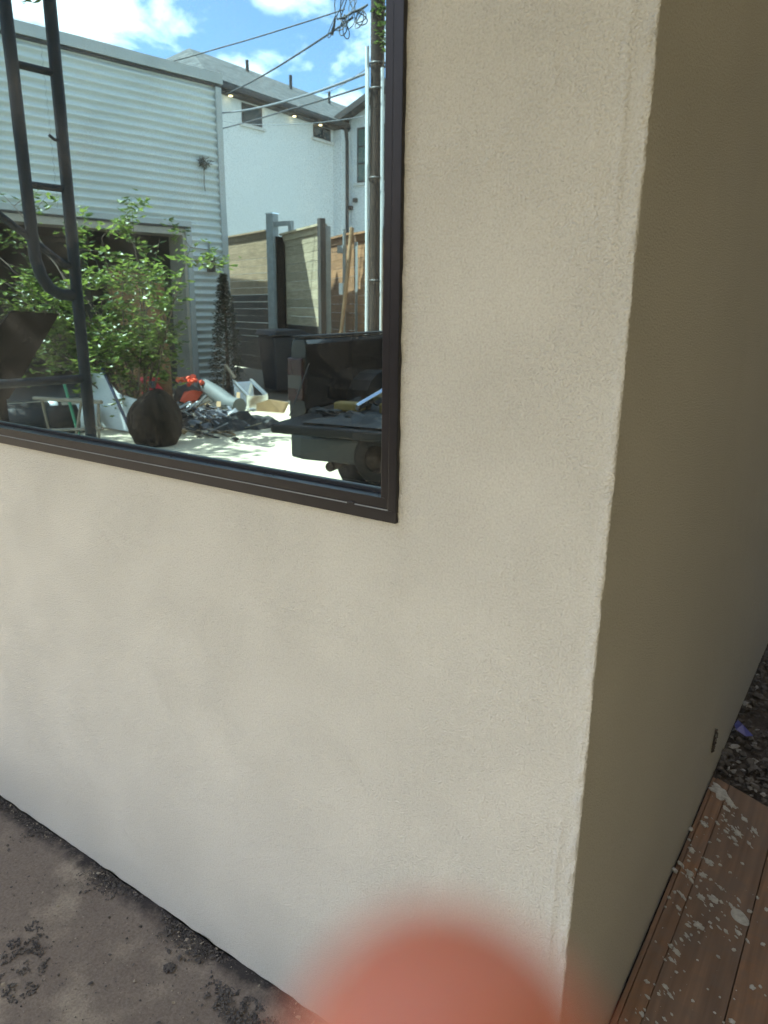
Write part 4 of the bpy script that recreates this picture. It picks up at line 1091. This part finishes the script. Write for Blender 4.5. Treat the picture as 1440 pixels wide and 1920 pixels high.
# things lying on the tailgate and in the bed (place them in the truck's own frame, but loose)
TM = Matrix.Translation(tk.location) @ Euler((0, 0, R_(169.6))).to_matrix().to_4x4()
def on_bed(name, mb, m, label, cat, group=None, bev=0.0):
    mb.v = [tuple(TM @ Vector(p)) for p in mb.v]
    return tag(mb.build(name, m, bevel=bev), label, cat, group)
lv = empty('spirit_level', V(-2.58, 3.27, 0.945)); lv.rotation_euler = (R_(35), (V(-2.66, 3.0, 0.845) - V(-2.58, 3.27, 0.955)).to_track_quat('X', 'Z').to_euler().y, (V(-2.66, 3.0, 0.845) - V(-2.58, 3.27, 0.955)).to_track_quat('X', 'Z').to_euler().z)
tag(lv, 'shiny aluminium spirit level lying across the truck bed', 'level')
MB().box((-0.25, -0.014, 0), (0.30, 0.014, 0.055)).build('bar', M['chrome'], lv, bevel=0.003)
for x_ in (-0.18, 0.03, 0.23): MB().box((x_ - 0.03, -0.017, 0.012), (x_ + 0.03, 0.017, 0.045)).build('vial_window', M['blue_stick'], lv)
on_bed('tool_case', MB().box((0.42, 0.0, 0.81), (0.62, 0.12, 0.87)), M['yellow'], 'yellow tool case on the truck bed beside the level', 'tool case', bev=0.012)
on_bed('tool_case', MB().box((0.10, 0.02, 0.81), (0.28, 0.16, 0.88)), M['yellow'], 'second yellow tool case, at the right edge of the glass', 'tool case', bev=0.012)
on_bed('red_bag', MB().lathe([(0.0, 0.0), (0.14, 0.0), (0.16, 0.06), (0.10, 0.14), (0.03, 0.16), (0, 0.16)], Matrix.Translation((-0.02, 0.34, 0.81)), 10), M['red'], 'crumpled red bag on the truck bed behind the level', 'bag')
rnd = random.Random(52)
for k_, (x_, y_, s_, mm, lab) in enumerate(((0.52, -0.22, 0.075, 'rubbish', 'dark rag bundle on the left end of the tailgate'), (0.30, -0.30, 0.06, 'rubbish', 'small dark rag beside the tarp on the tailgate'), (0.20, 0.16, 0.085, 'grey_film', 'crumpled grey bag before the level in the truck bed'), (0.56, 0.26, 0.09, 'rubbish', 'dark lumpy bag against the bed side'), (0.0, 0.42, 0.07, 'red', 'crumpled red cloth in the truck bed'))):
    mb = MB()
    for q in range(9): mb.chip((x_ + rnd.gauss(0, s_ * .6), y_ + rnd.gauss(0, s_ * .45), 0.815 + abs(rnd.gauss(0, s_ * .35))), s_ * rnd.uniform(.4, .8), 900 + k_ * 20 + q, .8)
    on_bed('rag_bundle', mb, M[mm], lab, 'bundle', 'loose bundles on the truck')
mb = MB(); rnd = random.Random(31)
gx, gy = 22, 12
vs = [(-0.45 + i * 1.0 / (gx - 1), -0.56 + j * .50 / (gy - 1), 0.809 + max(0, 0.085 * (noise.noise(Vector((i * .35, j * .5, 8))) + 0.35)) * math.sin(math.pi * i / (gx - 1)) * math.sin(math.pi * j / (gy - 1))) for j in range(gy) for i in range(gx)]
mb.add(vs, [(j * gx + i, j * gx + i + 1, (j + 1) * gx + i + 1, (j + 1) * gx + i) for j in range(gy - 1) for i in range(gx - 1)], True)
on_bed('crumpled_tarp', mb, M['rubbish'], 'crumpled dark tarp spread on the lowered tailgate', 'tarp')

# ---------------------------------------------------------------- bin
bn = empty('wheeled_bin', V(-8.78, 9.0, 0), R_(20)); tag(bn, 'dark blue wheeled rubbish bin standing before the gate post', 'bin')
mb = MB(); a, b = 0.25, 0.33
mb.add([(-a, -a, 0.06), (a, -a, 0.06), (a, a, 0.06), (-a, a, 0.06), (-b, -b, 1.0), (b, -b, 1.0), (b, b, 1.0), (-b, b, 1.0)], [(0, 3, 2, 1), (4, 5, 6, 7), (0, 1, 5, 4), (1, 2, 6, 5), (2, 3, 7, 6), (3, 0, 4, 7)])
mb.build('body', M['bin_blue'], bn, bevel=0.03)
MB().prism([(-0.36, -0.37, 1.0), (-0.36, 0.37, 1.03), (-0.36, 0.30, 1.12), (-0.36, -0.2, 1.13), (-0.36, -0.37, 1.05)], (0.72, 0, 0)).build('lid', M['bin_blue'], bn, bevel=0.02)
for sx in (-1, 1): MB().lathe([(0.0, -.03), (0.10, -.03), (0.10, .03), (0, .03)], Matrix.Translation((sx * 0.28, -0.24, 0.10)) @ Matrix.Rotation(R_(90), 4, 'Y'), 16).build('wheel', M['black'], bn)
MB().tube([(-0.28, -0.38, 1.02), (-0.28, -0.43, 1.05), (0.28, -0.43, 1.05), (0.28, -0.38, 1.02)], 0.015, 6).build('handle', M['bin_blue'], bn)

# ---------------------------------------------------------------- conifer, shrub, tree
cf = empty('conifer_shrub', V(-9.62, 8.45, 0)); tag(cf, 'dark narrow conifer shrub at the corner of the corrugated building', 'shrub')
mb = MB(); rnd = random.Random(17)
for i in range(3600):
    t = rnd.random() ** 0.8; z = 0.08 + 1.95 * t; r_ = (0.40 * (1 - t) ** 0.75 + 0.03) * (0.75 + 0.45 * noise.noise(Vector((t * 7, math.floor(rnd.random() * 6), 1)))) * math.sqrt(rnd.uniform(.3, 1))
    a = rnd.uniform(0, 6.28); leaf(mb, Vector((r_ * math.cos(a), r_ * math.sin(a), z)), rnd, rnd.uniform(0.04, 0.085))
mb.build('foliage', M['leaf_dark'], cf, fix=False)
MB().tube([(0, 0, 0), (0.01, 0, 1.0), (0, 0, 1.9)], [0.04, 0.025, 0.008], 7).build('stem', M['bark'], cf)

def branch_plant(root, tips, base, mat_leaf, rnd, nleaf, size, r0, spread):
    """stems from the base to each tip, side twigs, leaves along the outer part"""
    st, lf = MB(), MB()
    for tip in tips:
        b = Vector(base) + Vector((rnd.gauss(0, .06), rnd.gauss(0, .06), 0)); t = Vector(tip)
        mid = b.lerp(t, .5) + Vector((rnd.gauss(0, .12), rnd.gauss(0, .12), 0.18 * (t - b).length))
        pts = [b * (1 - k) ** 2 + mid * 2 * k * (1 - k) + t * k * k for k in [i / 9 for i in range(10)]]
        st.tube(pts, [r0 * (1 - .82 * i / 9) for i in range(10)], 6)
        for q in range(7):
            k = rnd.randint(3, 9); p = pts[k]
            e = p + Vector((rnd.gauss(0, 1), rnd.gauss(0, 1), rnd.gauss(0, .6))).normalized() * spread * rnd.uniform(.5, 1.1)
            st.tube([p, p.lerp(e, .5) + Vector((0, 0, .03)), e], [r0 * .3, r0 * .2, r0 * .1], 4)
            for _ in range(nleaf):
                w = rnd.uniform(.25, 1.05); c = p.lerp(e, w) + Vector((rnd.gauss(0, .05), rnd.gauss(0, .05), rnd.gauss(0, .05)))
                leaf(lf, c, rnd, size * rnd.uniform(.6, 1.3))
    lf.build('foliage', mat_leaf, root, fix=False); st.build('stems', M['bark'], root)
sh = empty('leafy_shrub', V(-7.3, 4.75, 0)); tag(sh, 'sunlit broad leafy green shrub in front of the garage opening', 'shrub')
ISH = local(sh); rnd = random.Random(44)
tips = []
for px_, d_, z_ in ((-9.6, 4.6, 2.9), (-9.4, 5.0, 2.2), (-9.0, 4.6, 1.6), (-8.8, 5.2, 2.4), (-8.4, 4.6, 1.9), (-8.1, 5.0, 2.3), (-7.8, 4.5, 1.6), (-7.6, 5.1, 2.35), (-7.3, 4.7, 2.0),
                    (-7.0, 5.0, 2.25), (-6.8, 4.6, 1.7), (-6.6, 5.1, 2.15), (-6.4, 4.8, 1.85), (-6.35, 4.6, 1.5), (-8.6, 4.4, 1.2), (-7.4, 4.5, 1.15), (-9.6, 4.8, 1.1), (-6.7, 4.7, 1.2), (-9.9, 4.4, 2.3), (-7.9, 5.2, 2.55), (-9.7, 4.5, 1.5), (-9.3, 4.3, 0.9), (-8.8, 4.4, 1.7), (-9.9, 4.7, 2.0), (-8.3, 4.3, 0.8), (-9.5, 4.4, 1.8)):
    tips.append(ISH @ V(px_, d_, z_))
branch_plant(sh, tips, (0, 0, 0), M['leaf'], rnd, 30, 0.105, 0.016, 0.50)
tr = empty('yard_tree', V(-10.3, 2.1, 0)); tag(tr, 'tree with bare forked limb and leaf tufts over the corrugated building', 'tree')
ITR = local(tr); rnd = random.Random(60)
MB().tube([(0, 0, 0), (0.05, 0.02, 1.6), (-0.05, 0.0, 3.0), (0.25, -0.6, 3.7), (0.9, -1.5, 4.4), (1.75, -2.3, 4.95)], [0.13, 0.11, 0.10, 0.085, 0.06, 0.04], 10).build('trunk', M['bark'], tr)
MB().tube([(-0.05, 0, 3.0), (-0.6, -0.3, 4.2), (-0.9, -0.6, 5.6)], [0.08, 0.06, 0.03], 8).build('limb', M['bark'], tr)
mb = MB()
leaf_cloud(mb, [(ITR @ V(-8.25, 4.5, 4.98), 0.30), (ITR @ V(-8.9, 4.3, 5.5), 0.4), (ITR @ V(-8.6, 4.4, 5.05), 0.22)], 330, 0.13, rnd)
leaf_cloud(mb, [(ITR @ V(-10.0, 1.7, 5.9), 1.3), (ITR @ V(-10.9, 2.3, 5.6), 1.2), (ITR @ V(-9.3, 2.2, 6.2), 1.0), (ITR @ V(-10.8, 1.2, 6.6), 1.2), (ITR @ V(-9.2, 1.4, 5.3), 0.8), (ITR @ V(-7.9, 1.3, 5.7), 0.85)], 3300, 0.16, rnd)
mb.build('crown', M['leaf_tree'], tr, fix=False)

at = empty('added_shade_tree', V(-6.1, 0.6, 0)); tag(at, 'broad unseen tree added beside the stucco building to shade the truck', 'tree')  # unseen tree, added to shade the truck and the tube frame
IAT = local(at); rnd = random.Random(71)
MB().tube([(0, 0, 0), (0.05, 0.03, 1.8), (-0.04, -0.1, 3.4), (0.3, -0.4, 4.8), (0.7, -0.7, 6.2)], [0.15, 0.13, 0.11, 0.08, 0.03], 10).build('trunk', M['bark'], at)
for q in ((-0.9, -0.5, 5.9), (1.5, -1.2, 5.4), (0.2, -0.2, 6.8)):
    MB().tube([(-0.04, -0.1, 3.4), Vector(q) * 0.55 + Vector((0, 0, 2.1)), q], [0.08, 0.06, 0.025], 7).build('limb', M['bark'], at)
mb = MB()
leaf_cloud(mb, [(IAT @ V(-5.2, 1.35, 6.0), 1.2), (IAT @ V(-6.1, 0.9, 6.6), 1.3), (IAT @ V(-4.5, 1.7, 5.6), 0.95), (IAT @ V(-7.2, 1.25, 6.0), 1.0), (IAT @ V(-5.6, 1.9, 6.4), 0.9)], 3600, 0.17, rnd)
mb.build('crown', M['leaf_tree'], at, fix=False)

# ---------------------------------------------------------------- dark blue steel tube frame
lf_ = empty('steel_tube_frame', V(-5.06, 2.58, 0)); tag(lf_, 'dark blue steel tube frame with ladder rungs standing before the shrub', 'steel frame')
IL = local(lf_)
def LP(x_, d_, z_): return IL @ V(x_, d_, z_)
rr = 0.044
MB().tube([LP(-5.06, 2.58, 0.0), LP(-5.06, 2.58, 1.5), LP(-5.06, 2.59, 3.9)], rr, 12).build('rail', M['steel_blue'], lf_)
MB().tube([LP(-5.10, 2.27, 3.9), LP(-5.10, 2.28, 2.4), LP(-5.10, 2.285, 1.95), LP(-5.10, 2.29, 1.82), LP(-5.095, 2.32, 1.70), LP(-5.09, 2.37, 1.62), LP(-5.08, 2.45, 1.575), LP(-5.07, 2.56, 1.57)], rr, 12).build('rail', M['steel_blue'], lf_)
for z_ in (3.87, 3.11, 2.335): MB().tube([LP(-5.10, 2.285, z_), LP(-5.06, 2.575, z_)], 0.026, 10).build('rung', M['steel_blue'], lf_)
MB().tube([LP(-5.06, 2.575, 2.66), LP(-5.065, 2.52, 2.665), LP(-5.07, 2.48, 2.69)], 0.012, 6).build('hook', M['steel_blue'], lf_)
MB().tube([LP(-5.16, 1.7, 2.36), LP(-5.13, 2.07, 2.11), LP(-5.10, 2.28, 1.955), LP(-5.075, 2.50, 1.80), LP(-5.06, 2.57, 1.785)], 0.026, 10).build('brace', M['steel_blue'], lf_)
MB().tube([LP(-5.06, 2.575, 0.93), LP(-5.14, 1.95, 0.93), LP(-5.2, 1.5, 0.93)], 0.034, 10).build('cross_bar', M['steel_blue'], lf_)
MB().tube([LP(-5.2, 1.5, 0.0), LP(-5.2, 1.5, 2.5)], rr, 12).build('rail', M['steel_blue'], lf_)
MB().tube([LP(-5.25, 2.2, 0.03), LP(-5.06, 2.58, 0.03), LP(-4.95, 2.9, 0.03)], 0.03, 8).build('foot', M['steel_blue'], lf_)
ds = MB().prism([V(-5.25, 2.14, 1.45), V(-5.20, 2.50, 1.43), V(-5.27, 2.05, 0.80), V(-5.32, 1.60, 0.80)], (-0.03, 0, 0))
ds.prism([V(-5.29, 1.70, 0.0), V(-5.29, 1.76, 0.0), V(-5.29, 1.76, 0.80), V(-5.29, 1.70, 0.80)], (-0.02, 0, 0))
ds.prism([V(-5.29, 1.98, 0.0), V(-5.29, 2.04, 0.0), V(-5.29, 2.04, 0.80), V(-5.29, 1.98, 0.80)], (-0.02, 0, 0))
tag(ds.build('tilted_sheet', M['dark_sheet']), 'dark slanted sheet on two legs behind the steel tube frame', 'sheet')

# ---------------------------------------------------------------- yard clutter
def loose(name, mb, m, label, cat, group=None, bev=0.0): return tag(mb.build(name, m, bevel=bev), label, cat, group)
dr = empty('dark_sack', V(-6.4, 4.28, 0), R_(35)); tag(dr, 'dark lumpy stuffed sack standing below the shrub', 'sack')
mb = MB(); NP = 26
prof = [(0.31 * math.sin(math.pi * min(1, 0.16 + 0.84 * k / NP)) ** 0.55 if k < NP else 0.0, 0.62 * k / NP) for k in range(NP + 1)]
mb.lathe(prof, None, 64)
def _sack(p):
    v = Vector(p)
    if v.z < 0.01: return p
    an = math.atan2(v.y, v.x)
    fold = abs(noise.noise(Vector((math.cos(an) * 3.2, math.sin(an) * 3.2, v.z * 1.6)))) * 0.09 + abs(noise.noise(v * 9)) * 0.035
    d = Vector((v.x, v.y, 0)); d = d.normalized() if d.length > 1e-4 else Vector((0, 0, 1))
    return tuple(v - d * fold + Vector((0.05 * v.z, 0, 0.05 * noise.noise(Vector((v.x * 4, v.y * 4, 2))))))
mb.v = [_sack(p) for p in mb.v]
mb.build('body', M['dark_sheet'], dr)
MB().tube([(-0.05, 0, 0.63), (-0.03, 0.02, 0.68), (0.02, -0.01, 0.69), (0.05, 0, 0.63)], 0.022, 6).build('tied_neck', M['black'], dr)
loose('plywood_sheet', MB().prism([V(-9.35, 5.9, 0.03), V(-8.85, 6.56, 0.03), V(-9.25, 6.86, 1.95), V(-9.75, 6.2, 2.05)], (-0.012, -0.012, 0)), M['plywood'], 'orange brown plywood sheet propped upright behind the shrub', 'plywood')
loose('plastic_sheet', MB().prism([V(-7.95, 4.55, 0.02), V(-6.95, 4.55, 0.02), V(-6.9, 4.55, 0.40), V(-7.4, 4.55, 0.47), V(-7.7, 4.55, 0.70), V(-8.0, 4.55, 0.70)], (-0.04, -0.04, 0)), M['white_plastic'], 'pale bluish white plastic panel standing under the plywood', 'panel', bev=0.01)
loose('blue_bar', MB().tube([V(-7.55, 4.45, 0.80), V(-7.05, 4.45, 0.02)], 0.02, 6), M['blue_stick'], 'blue painted bar leaning over the white panel', 'bar')
rnd = random.Random(3)
mb = MB()
for i in range(26): mb.chip(V(-8.42 + rnd.gauss(0, .10), 6.55 + rnd.gauss(0, .08), 0.38 + rnd.uniform(-.02, .10)), rnd.uniform(.03, .06), i + 700, 1)
mb.chip(V(-8.42, 6.55, 0.18), 0.20, 77, 1)
loose('orange_bundle', mb, M['orange'], 'bright orange red plastic bundle on the debris heap', 'bundle')
mb = MB()
for i in range(12): mb.chip(V(-9.0 + rnd.gauss(0, .07), 6.35 + rnd.gauss(0, .07), 0.42 + rnd.uniform(-.03, .06)), rnd.uniform(.04, .07), i + 740, 1)
mb.chip(V(-9.0, 6.35, 0.2), 0.22, 78, 1)
loose('red_bundle', mb, M['red'], 'small red plastic bundle left of the orange one', 'bundle')
loose('grey_duct', MB().tube([V(-8.35, 6.75, 0.34), V(-7.9, 6.6, 0.24), V(-7.55, 6.5, 0.14), V(-7.3, 6.45, 0.13)], [0.10, 0.12, 0.12, 0.12], 12), M['grey_duct'], 'grey duct pipe lying across the debris heap', 'duct')
ch = empty('metal_cabinet', V(-7.75, 7.15, 0), R_(28)); tag(ch, 'overturned bright metal box frame lying on the concrete', 'metal frame')
MB().box((-0.36, -0.16, 0.0), (0.30, 0.16, 0.03)).build('panel', M['chrome'], ch, bevel=0.006)
MB().prism([(-0.36, -0.16, 0.032), (-0.30, -0.16, 0.032), (-0.42, -0.16, 0.36), (-0.50, -0.16, 0.36)], (0, 0.32, 0)).build('end_panel', M['chrome'], ch, bevel=0.006)
MB().prism([(-0.46, -0.17, 0.362), (0.30, -0.17, 0.20), (0.30, -0.17, 0.24), (-0.46, -0.17, 0.40)], (0, 0.05, 0)).build('rail', M['chrome'], ch, bevel=0.004)
MB().prism([(-0.46, 0.12, 0.362), (0.30, 0.12, 0.20), (0.30, 0.12, 0.24), (-0.46, 0.12, 0.40)], (0, 0.05, 0)).build('rail', M['chrome'], ch, bevel=0.004)
MB().box((0.27, -0.165, 0.032), (0.31, 0.165, 0.22)).build('end_panel', M['chrome'], ch)
loose('cardboard_piece', MB().prism([V(-7.35, 6.85, 0.02), V(-6.95, 6.95, 0.02), V(-6.9, 7.0, 0.17), V(-7.15, 6.9, 0.20), V(-7.35, 6.85, 0.13)], (0.03, -0.02, 0)), M['cardboard'], 'torn brown cardboard piece at the right end of the debris', 'cardboard')
loose('broken_stick', MB().tube([V(-8.35, 7.2, 0.62), V(-8.2, 7.25, 0.42)], 0.028, 5).tube([V(-8.45, 7.15, 0.02), V(-8.34, 7.2, 0.63)], 0.012, 5), M['straw'], 'short pale wooden stick poking up from the debris', 'stick')
loose('dark_bag', MB().lathe([(0, 0), (0.20, 0), (0.24, 0.10), (0.17, 0.24), (0.05, 0.30), (0, 0.30)], Matrix.Translation(V(-8.9, 6.9, 0)), 10), M['rubbish'], 'dark stuffed rubbish bag behind the orange bundle', 'bag')
rnd = random.Random(8)
heapn = 0
spec = [('debris_sheet', M['rubbish'], 'flat dark rubbish sheet lying at the left of the debris heap', -7.3, 5.5, .50, .30), ('debris_sheet', M['grey_film'], 'crumpled grey film lying on the debris near the sack', -7.0, 5.5, .36, .26),
        ('debris_sheet', M['rubbish'], 'dark rubbish sheet at the front of the debris heap', -6.75, 5.55, .42, .26), ('debris_sheet', M['grey_film'], 'crumpled grey film in the middle of the debris', -7.3, 6.0, .40, .30),
        ('debris_sheet', M['rubbish'], 'dark rubbish sheet at the right end of the debris heap', -6.6, 5.95, .40, .28)]
for k_, (nm, m_, lab, x_, d_, w_, h_) in enumerate(spec):
    g_ = 12; mb = MB()
    vs = []
    for j in range(g_):
        for i in range(g_):
            u_, v_ = (i / (g_ - 1) - .5) * 2, (j / (g_ - 1) - .5) * 2
            e_ = max(0.0, 1 - max(abs(u_), abs(v_)) ** 4)
            vs.append(V(x_ + u_ * w_ + 0.05 * noise.noise(Vector((j * .7, k_, 3))), d_ + v_ * h_ + 0.05 * noise.noise(Vector((i * .7, k_, 5))), 0.006 + e_ * (0.10 + 0.13 * noise.noise(Vector((i * .45, j * .45, k_ * 3.1))))))
    mb.add(vs, [(j * g_ + i, j * g_ + i + 1, (j + 1) * g_ + i + 1, (j + 1) * g_ + i) for j in range(g_ - 1) for i in range(g_ - 1)], False)
    loose(nm, mb, m_, lab, 'rubbish', 'flat rubbish in the debris heap')
for k_, (x_, d_, a_, lab) in enumerate(((-6.55, 5.05, 0.2, 'nearer pale lath lying on the concrete by the sack'), (-6.35, 5.2, 0.32, 'farther pale lath lying on the concrete by the sack'))):
    loose('lath', MB().box((-0.25, -0.03, 0.0), (0.25, 0.03, 0.02), Matrix.Translation(V(x_, d_, 0.003)) @ Matrix.Rotation(a_, 4, 'Z')), M['straw'], lab, 'lath', 'laths by the sack')
loose('round_stone', MB().chip(V(-5.85, 4.95, 0.03), 0.045, 400, 0.9), M['rubbish'], 'small dark stone alone on the sunlit concrete', 'stone')
loose('brown_scrap', MB().box((-0.12, -0.05, 0), (0.12, 0.05, 0.012), Matrix.Translation(V(-6.25, 5.25, 0.004)) @ Matrix.Rotation(0.6, 4, 'Z')), M['cardboard'], 'small flat brown scrap on the sunlit concrete', 'scrap')
# offcuts, wrappers and crumbs strewn over the heap, too many to count
mb = MB(); rnd = random.Random(91)
for i in range(230):
    x_ = rnd.gauss(-7.55, 0.65); d_ = 5.15 + 0.62 * (-5.9 - x_) * .6 + rnd.gauss(0, 0.38)
    if d_ < 4.5 or x_ > -6.1 or d_ > 7.6: continue
    mb.cur = rnd.choice((0, 0, 0, 1, 1, 2, 3, 4))
    z_ = 0.03 + 0.16 * rnd.random() * math.exp(-((x_ + 7.6) / .6) ** 2)
    if rnd.random() < 0.5: mb.chip(V(x_, d_, z_), rnd.uniform(0.02, 0.075), 5000 + i, 0.5)
    else:
        a = rnd.uniform(0, 6.28); l_ = rnd.uniform(0.08, 0.32); w_ = rnd.uniform(0.01, 0.035)
        mb.box((-l_, -w_, 0), (l_, w_, 0.012), Matrix.Translation(V(x_, d_, z_)) @ Matrix.Rotation(a, 4, 'Z') @ Matrix.Rotation(rnd.uniform(-.5, .5), 4, 'Y'))
kind(mb.build('scattered_debris', [M['rubbish'], M['grey_film'], M['straw'], M['white_plastic'], M['cardboard']], fix=False), 'stuff')
# left foot of the yard: two banded pipes, a saw horse, a green stake
for k_, (x_, d_, lab) in enumerate(((-8.45, 3.85, 'left of two dark pipes with white bands'), (-7.95, 3.9, 'right of two dark pipes with white bands'))):
    pb = empty('banded_pipe', V(x_, d_, 0.0)); tag(pb, lab + ' at the lower left of the glass', 'pipe', 'banded pipes')
    Mx = Matrix.Translation((0, 0, 0.17)) @ Matrix.Rotation(R_(90), 4, 'X') @ Matrix.Rotation(R_(20), 4, 'Y')
    MB().lathe([(0.13, -0.5), (0.165, -0.5), (0.165, 0.5), (0.13, 0.5), (0.13, -0.5)], Mx, 22).build('pipe', M['black'], pb)
    MB().lathe([(0.166, 0.36), (0.170, 0.36), (0.170, 0.46), (0.166, 0.46)], Mx, 22).build('white_band', M['white_plastic'], pb)
hr = empty('saw_horse', V(-6.35, 3.45, 0)); tag(hr, 'thin pale wooden saw horse in the shade at the lower left', 'saw horse')
for sx in (-0.14, 0.14): MB().tube([(sx * 1.6, 0.1, 0), (sx, 0, 0.55)], 0.016, 5).build('leg', M['straw'], hr)
MB().tube([(-0.9, 0.05, 0.18), (0.25, 0.05, 0.32)], 0.018, 5).build('stretcher', M['straw'], hr)
MB().tube([(-0.95, -0.12, 0.0), (-0.85, 0.0, 0.5)], 0.016, 5).build('leg', M['straw'], hr)
MB().tube([(-1.0, 0.0, 0.52), (0.2, 0.0, 0.57)], 0.022, 5).build('beam', M['straw'], hr)
loose('green_stake', MB().tube([V(-6.95, 3.7, 0.0), V(-7.25, 3.75, 0.72)], 0.018, 6), M['green_paint'], 'green painted steel stake leaning below the frame cross bar', 'stake')

# ================================================================ HAND: fingertip before the lens
CM = Matrix.Translation(CAM_LOC) @ CAM_ROT.to_4x4()
def HC(r_, u_, f_): return CM @ Vector((r_, u_, -f_))
hand = MB()
def limb(pts, rad):
    P_ = [HC(*p) for p in pts]
    pp, rr_ = [], []
    for i in range(len(P_) - 1):
        for t in (0, .25, .5, .75): pp.append(P_[i].lerp(P_[i + 1], t)); rr_.append(rad[i] + (rad[i + 1] - rad[i]) * t)
    pp.append(P_[-1]); rr_.append(rad[-1])
    d = (pp[0] - pp[1]).normalized()                 # rounded tip
    cap_p = [pp[0] + d * rr_[0] * math.sin(a) for a in (R_(88), R_(70), R_(45), R_(22))]
    cap_r = [rr_[0] * math.cos(a) for a in (R_(88), R_(70), R_(45), R_(22))]
    hand.tube(cap_p + pp, cap_r + rr_, 14)
WR = (0.045, -0.205, -0.020)
limb([(0.00235, -0.0223, 0.0280), (0.003, -0.044, 0.0345), (0.005, -0.067, 0.036), (0.010, -0.108, 0.022), WR], [0.0067, 0.0076, 0.0083, 0.0105, 0.016])
limb([(0.022, -0.060, 0.058), (0.022, -0.083, 0.062), (0.026, -0.104, 0.050), (0.030, -0.116, 0.020), WR], [0.0062, 0.0076, 0.0085, 0.0115, 0.018])
limb([(0.043, -0.066, 0.060), (0.043, -0.090, 0.064), (0.047, -0.110, 0.050), (0.050, -0.120, 0.018), WR], [0.0062, 0.0077, 0.0086, 0.0118, 0.018])
limb([(0.064, -0.076, 0.056), (0.064, -0.097, 0.060), (0.067, -0.113, 0.046), (0.070, -0.122, 0.014), WR], [0.0060, 0.0074, 0.0083, 0.0115, 0.017])
limb([(0.092, -0.090, 0.020), (0.092, -0.118, 0.024), (0.084, -0.150, 0.010), (0.066, -0.185, -0.010), WR], [0.0070, 0.0088, 0.0108, 0.0150, 0.018])
limb([(0.030, -0.150, 0.004), (0.05, -0.165, 0.0), WR], [0.017, 0.019, 0.018])
limb([(0.046, -0.185, -0.012), (0.055, -0.25, -0.05), (0.075, -0.36, -0.14), (0.09, -0.46, -0.24)], [0.022, 0.025, 0.034, 0.042])
mh = bpy.data.materials.new('skin'); mh.use_nodes = True
t_, p_ = nodes_of(mh)
p_.inputs['Base Color'].default_value = (0.43, 0.140, 0.080, 1)
p_.inputs['Roughness'].default_value = 0.5
p_.inputs['Subsurface Weight'].default_value = 0.6
p_.inputs['Subsurface Radius'].default_value = (1.0, 0.3, 0.15)
p_.inputs['Subsurface Scale'].default_value = 0.004
ho = hand.build('hand', mh)
rm = ho.modifiers.new('remesh', 'REMESH'); rm.mode = 'VOXEL'; rm.voxel_size = 0.0013; rm.use_smooth_shade = True
sm = ho.modifiers.new('smooth', 'SMOOTH'); sm.factor = 0.5; sm.iterations = 6
tag(ho, 'out of focus pink fingertip over the bottom edge of the picture', 'hand')
def nail(c, up, fw, w_):
    a, b_ = HC(*c), None
    U = (CAM_ROT @ Vector((0, up, 0))).normalized(); Rr = (CAM_ROT @ Vector((1, 0, 0))).normalized(); F = (CAM_ROT @ Vector((0, 0, -1))).normalized()
    m = MB(); vs = []
    for j in range(6):
        for i in range(7):
            u_, v_ = (i / 6 - .5) * 2, j / 5
            vs.append(a + Rr * u_ * w_ * (0.92 + .08 * v_) + U * v_ * w_ * 2.2 + F * (fw - w_ * .45 * u_ * u_))
    m.add(vs, [(j * 7 + i, j * 7 + i + 1, (j + 1) * 7 + i + 1, (j + 1) * 7 + i) for j in range(5) for i in range(6)], True)
    return m
nm_ = mat('finger_nail', (0.62, 0.38, 0.31), 0.3)
nail((0.0025, -0.033, 0.0310), 1, 0.0064, 0.0042).build('nail', nm_, ho, fix=False)
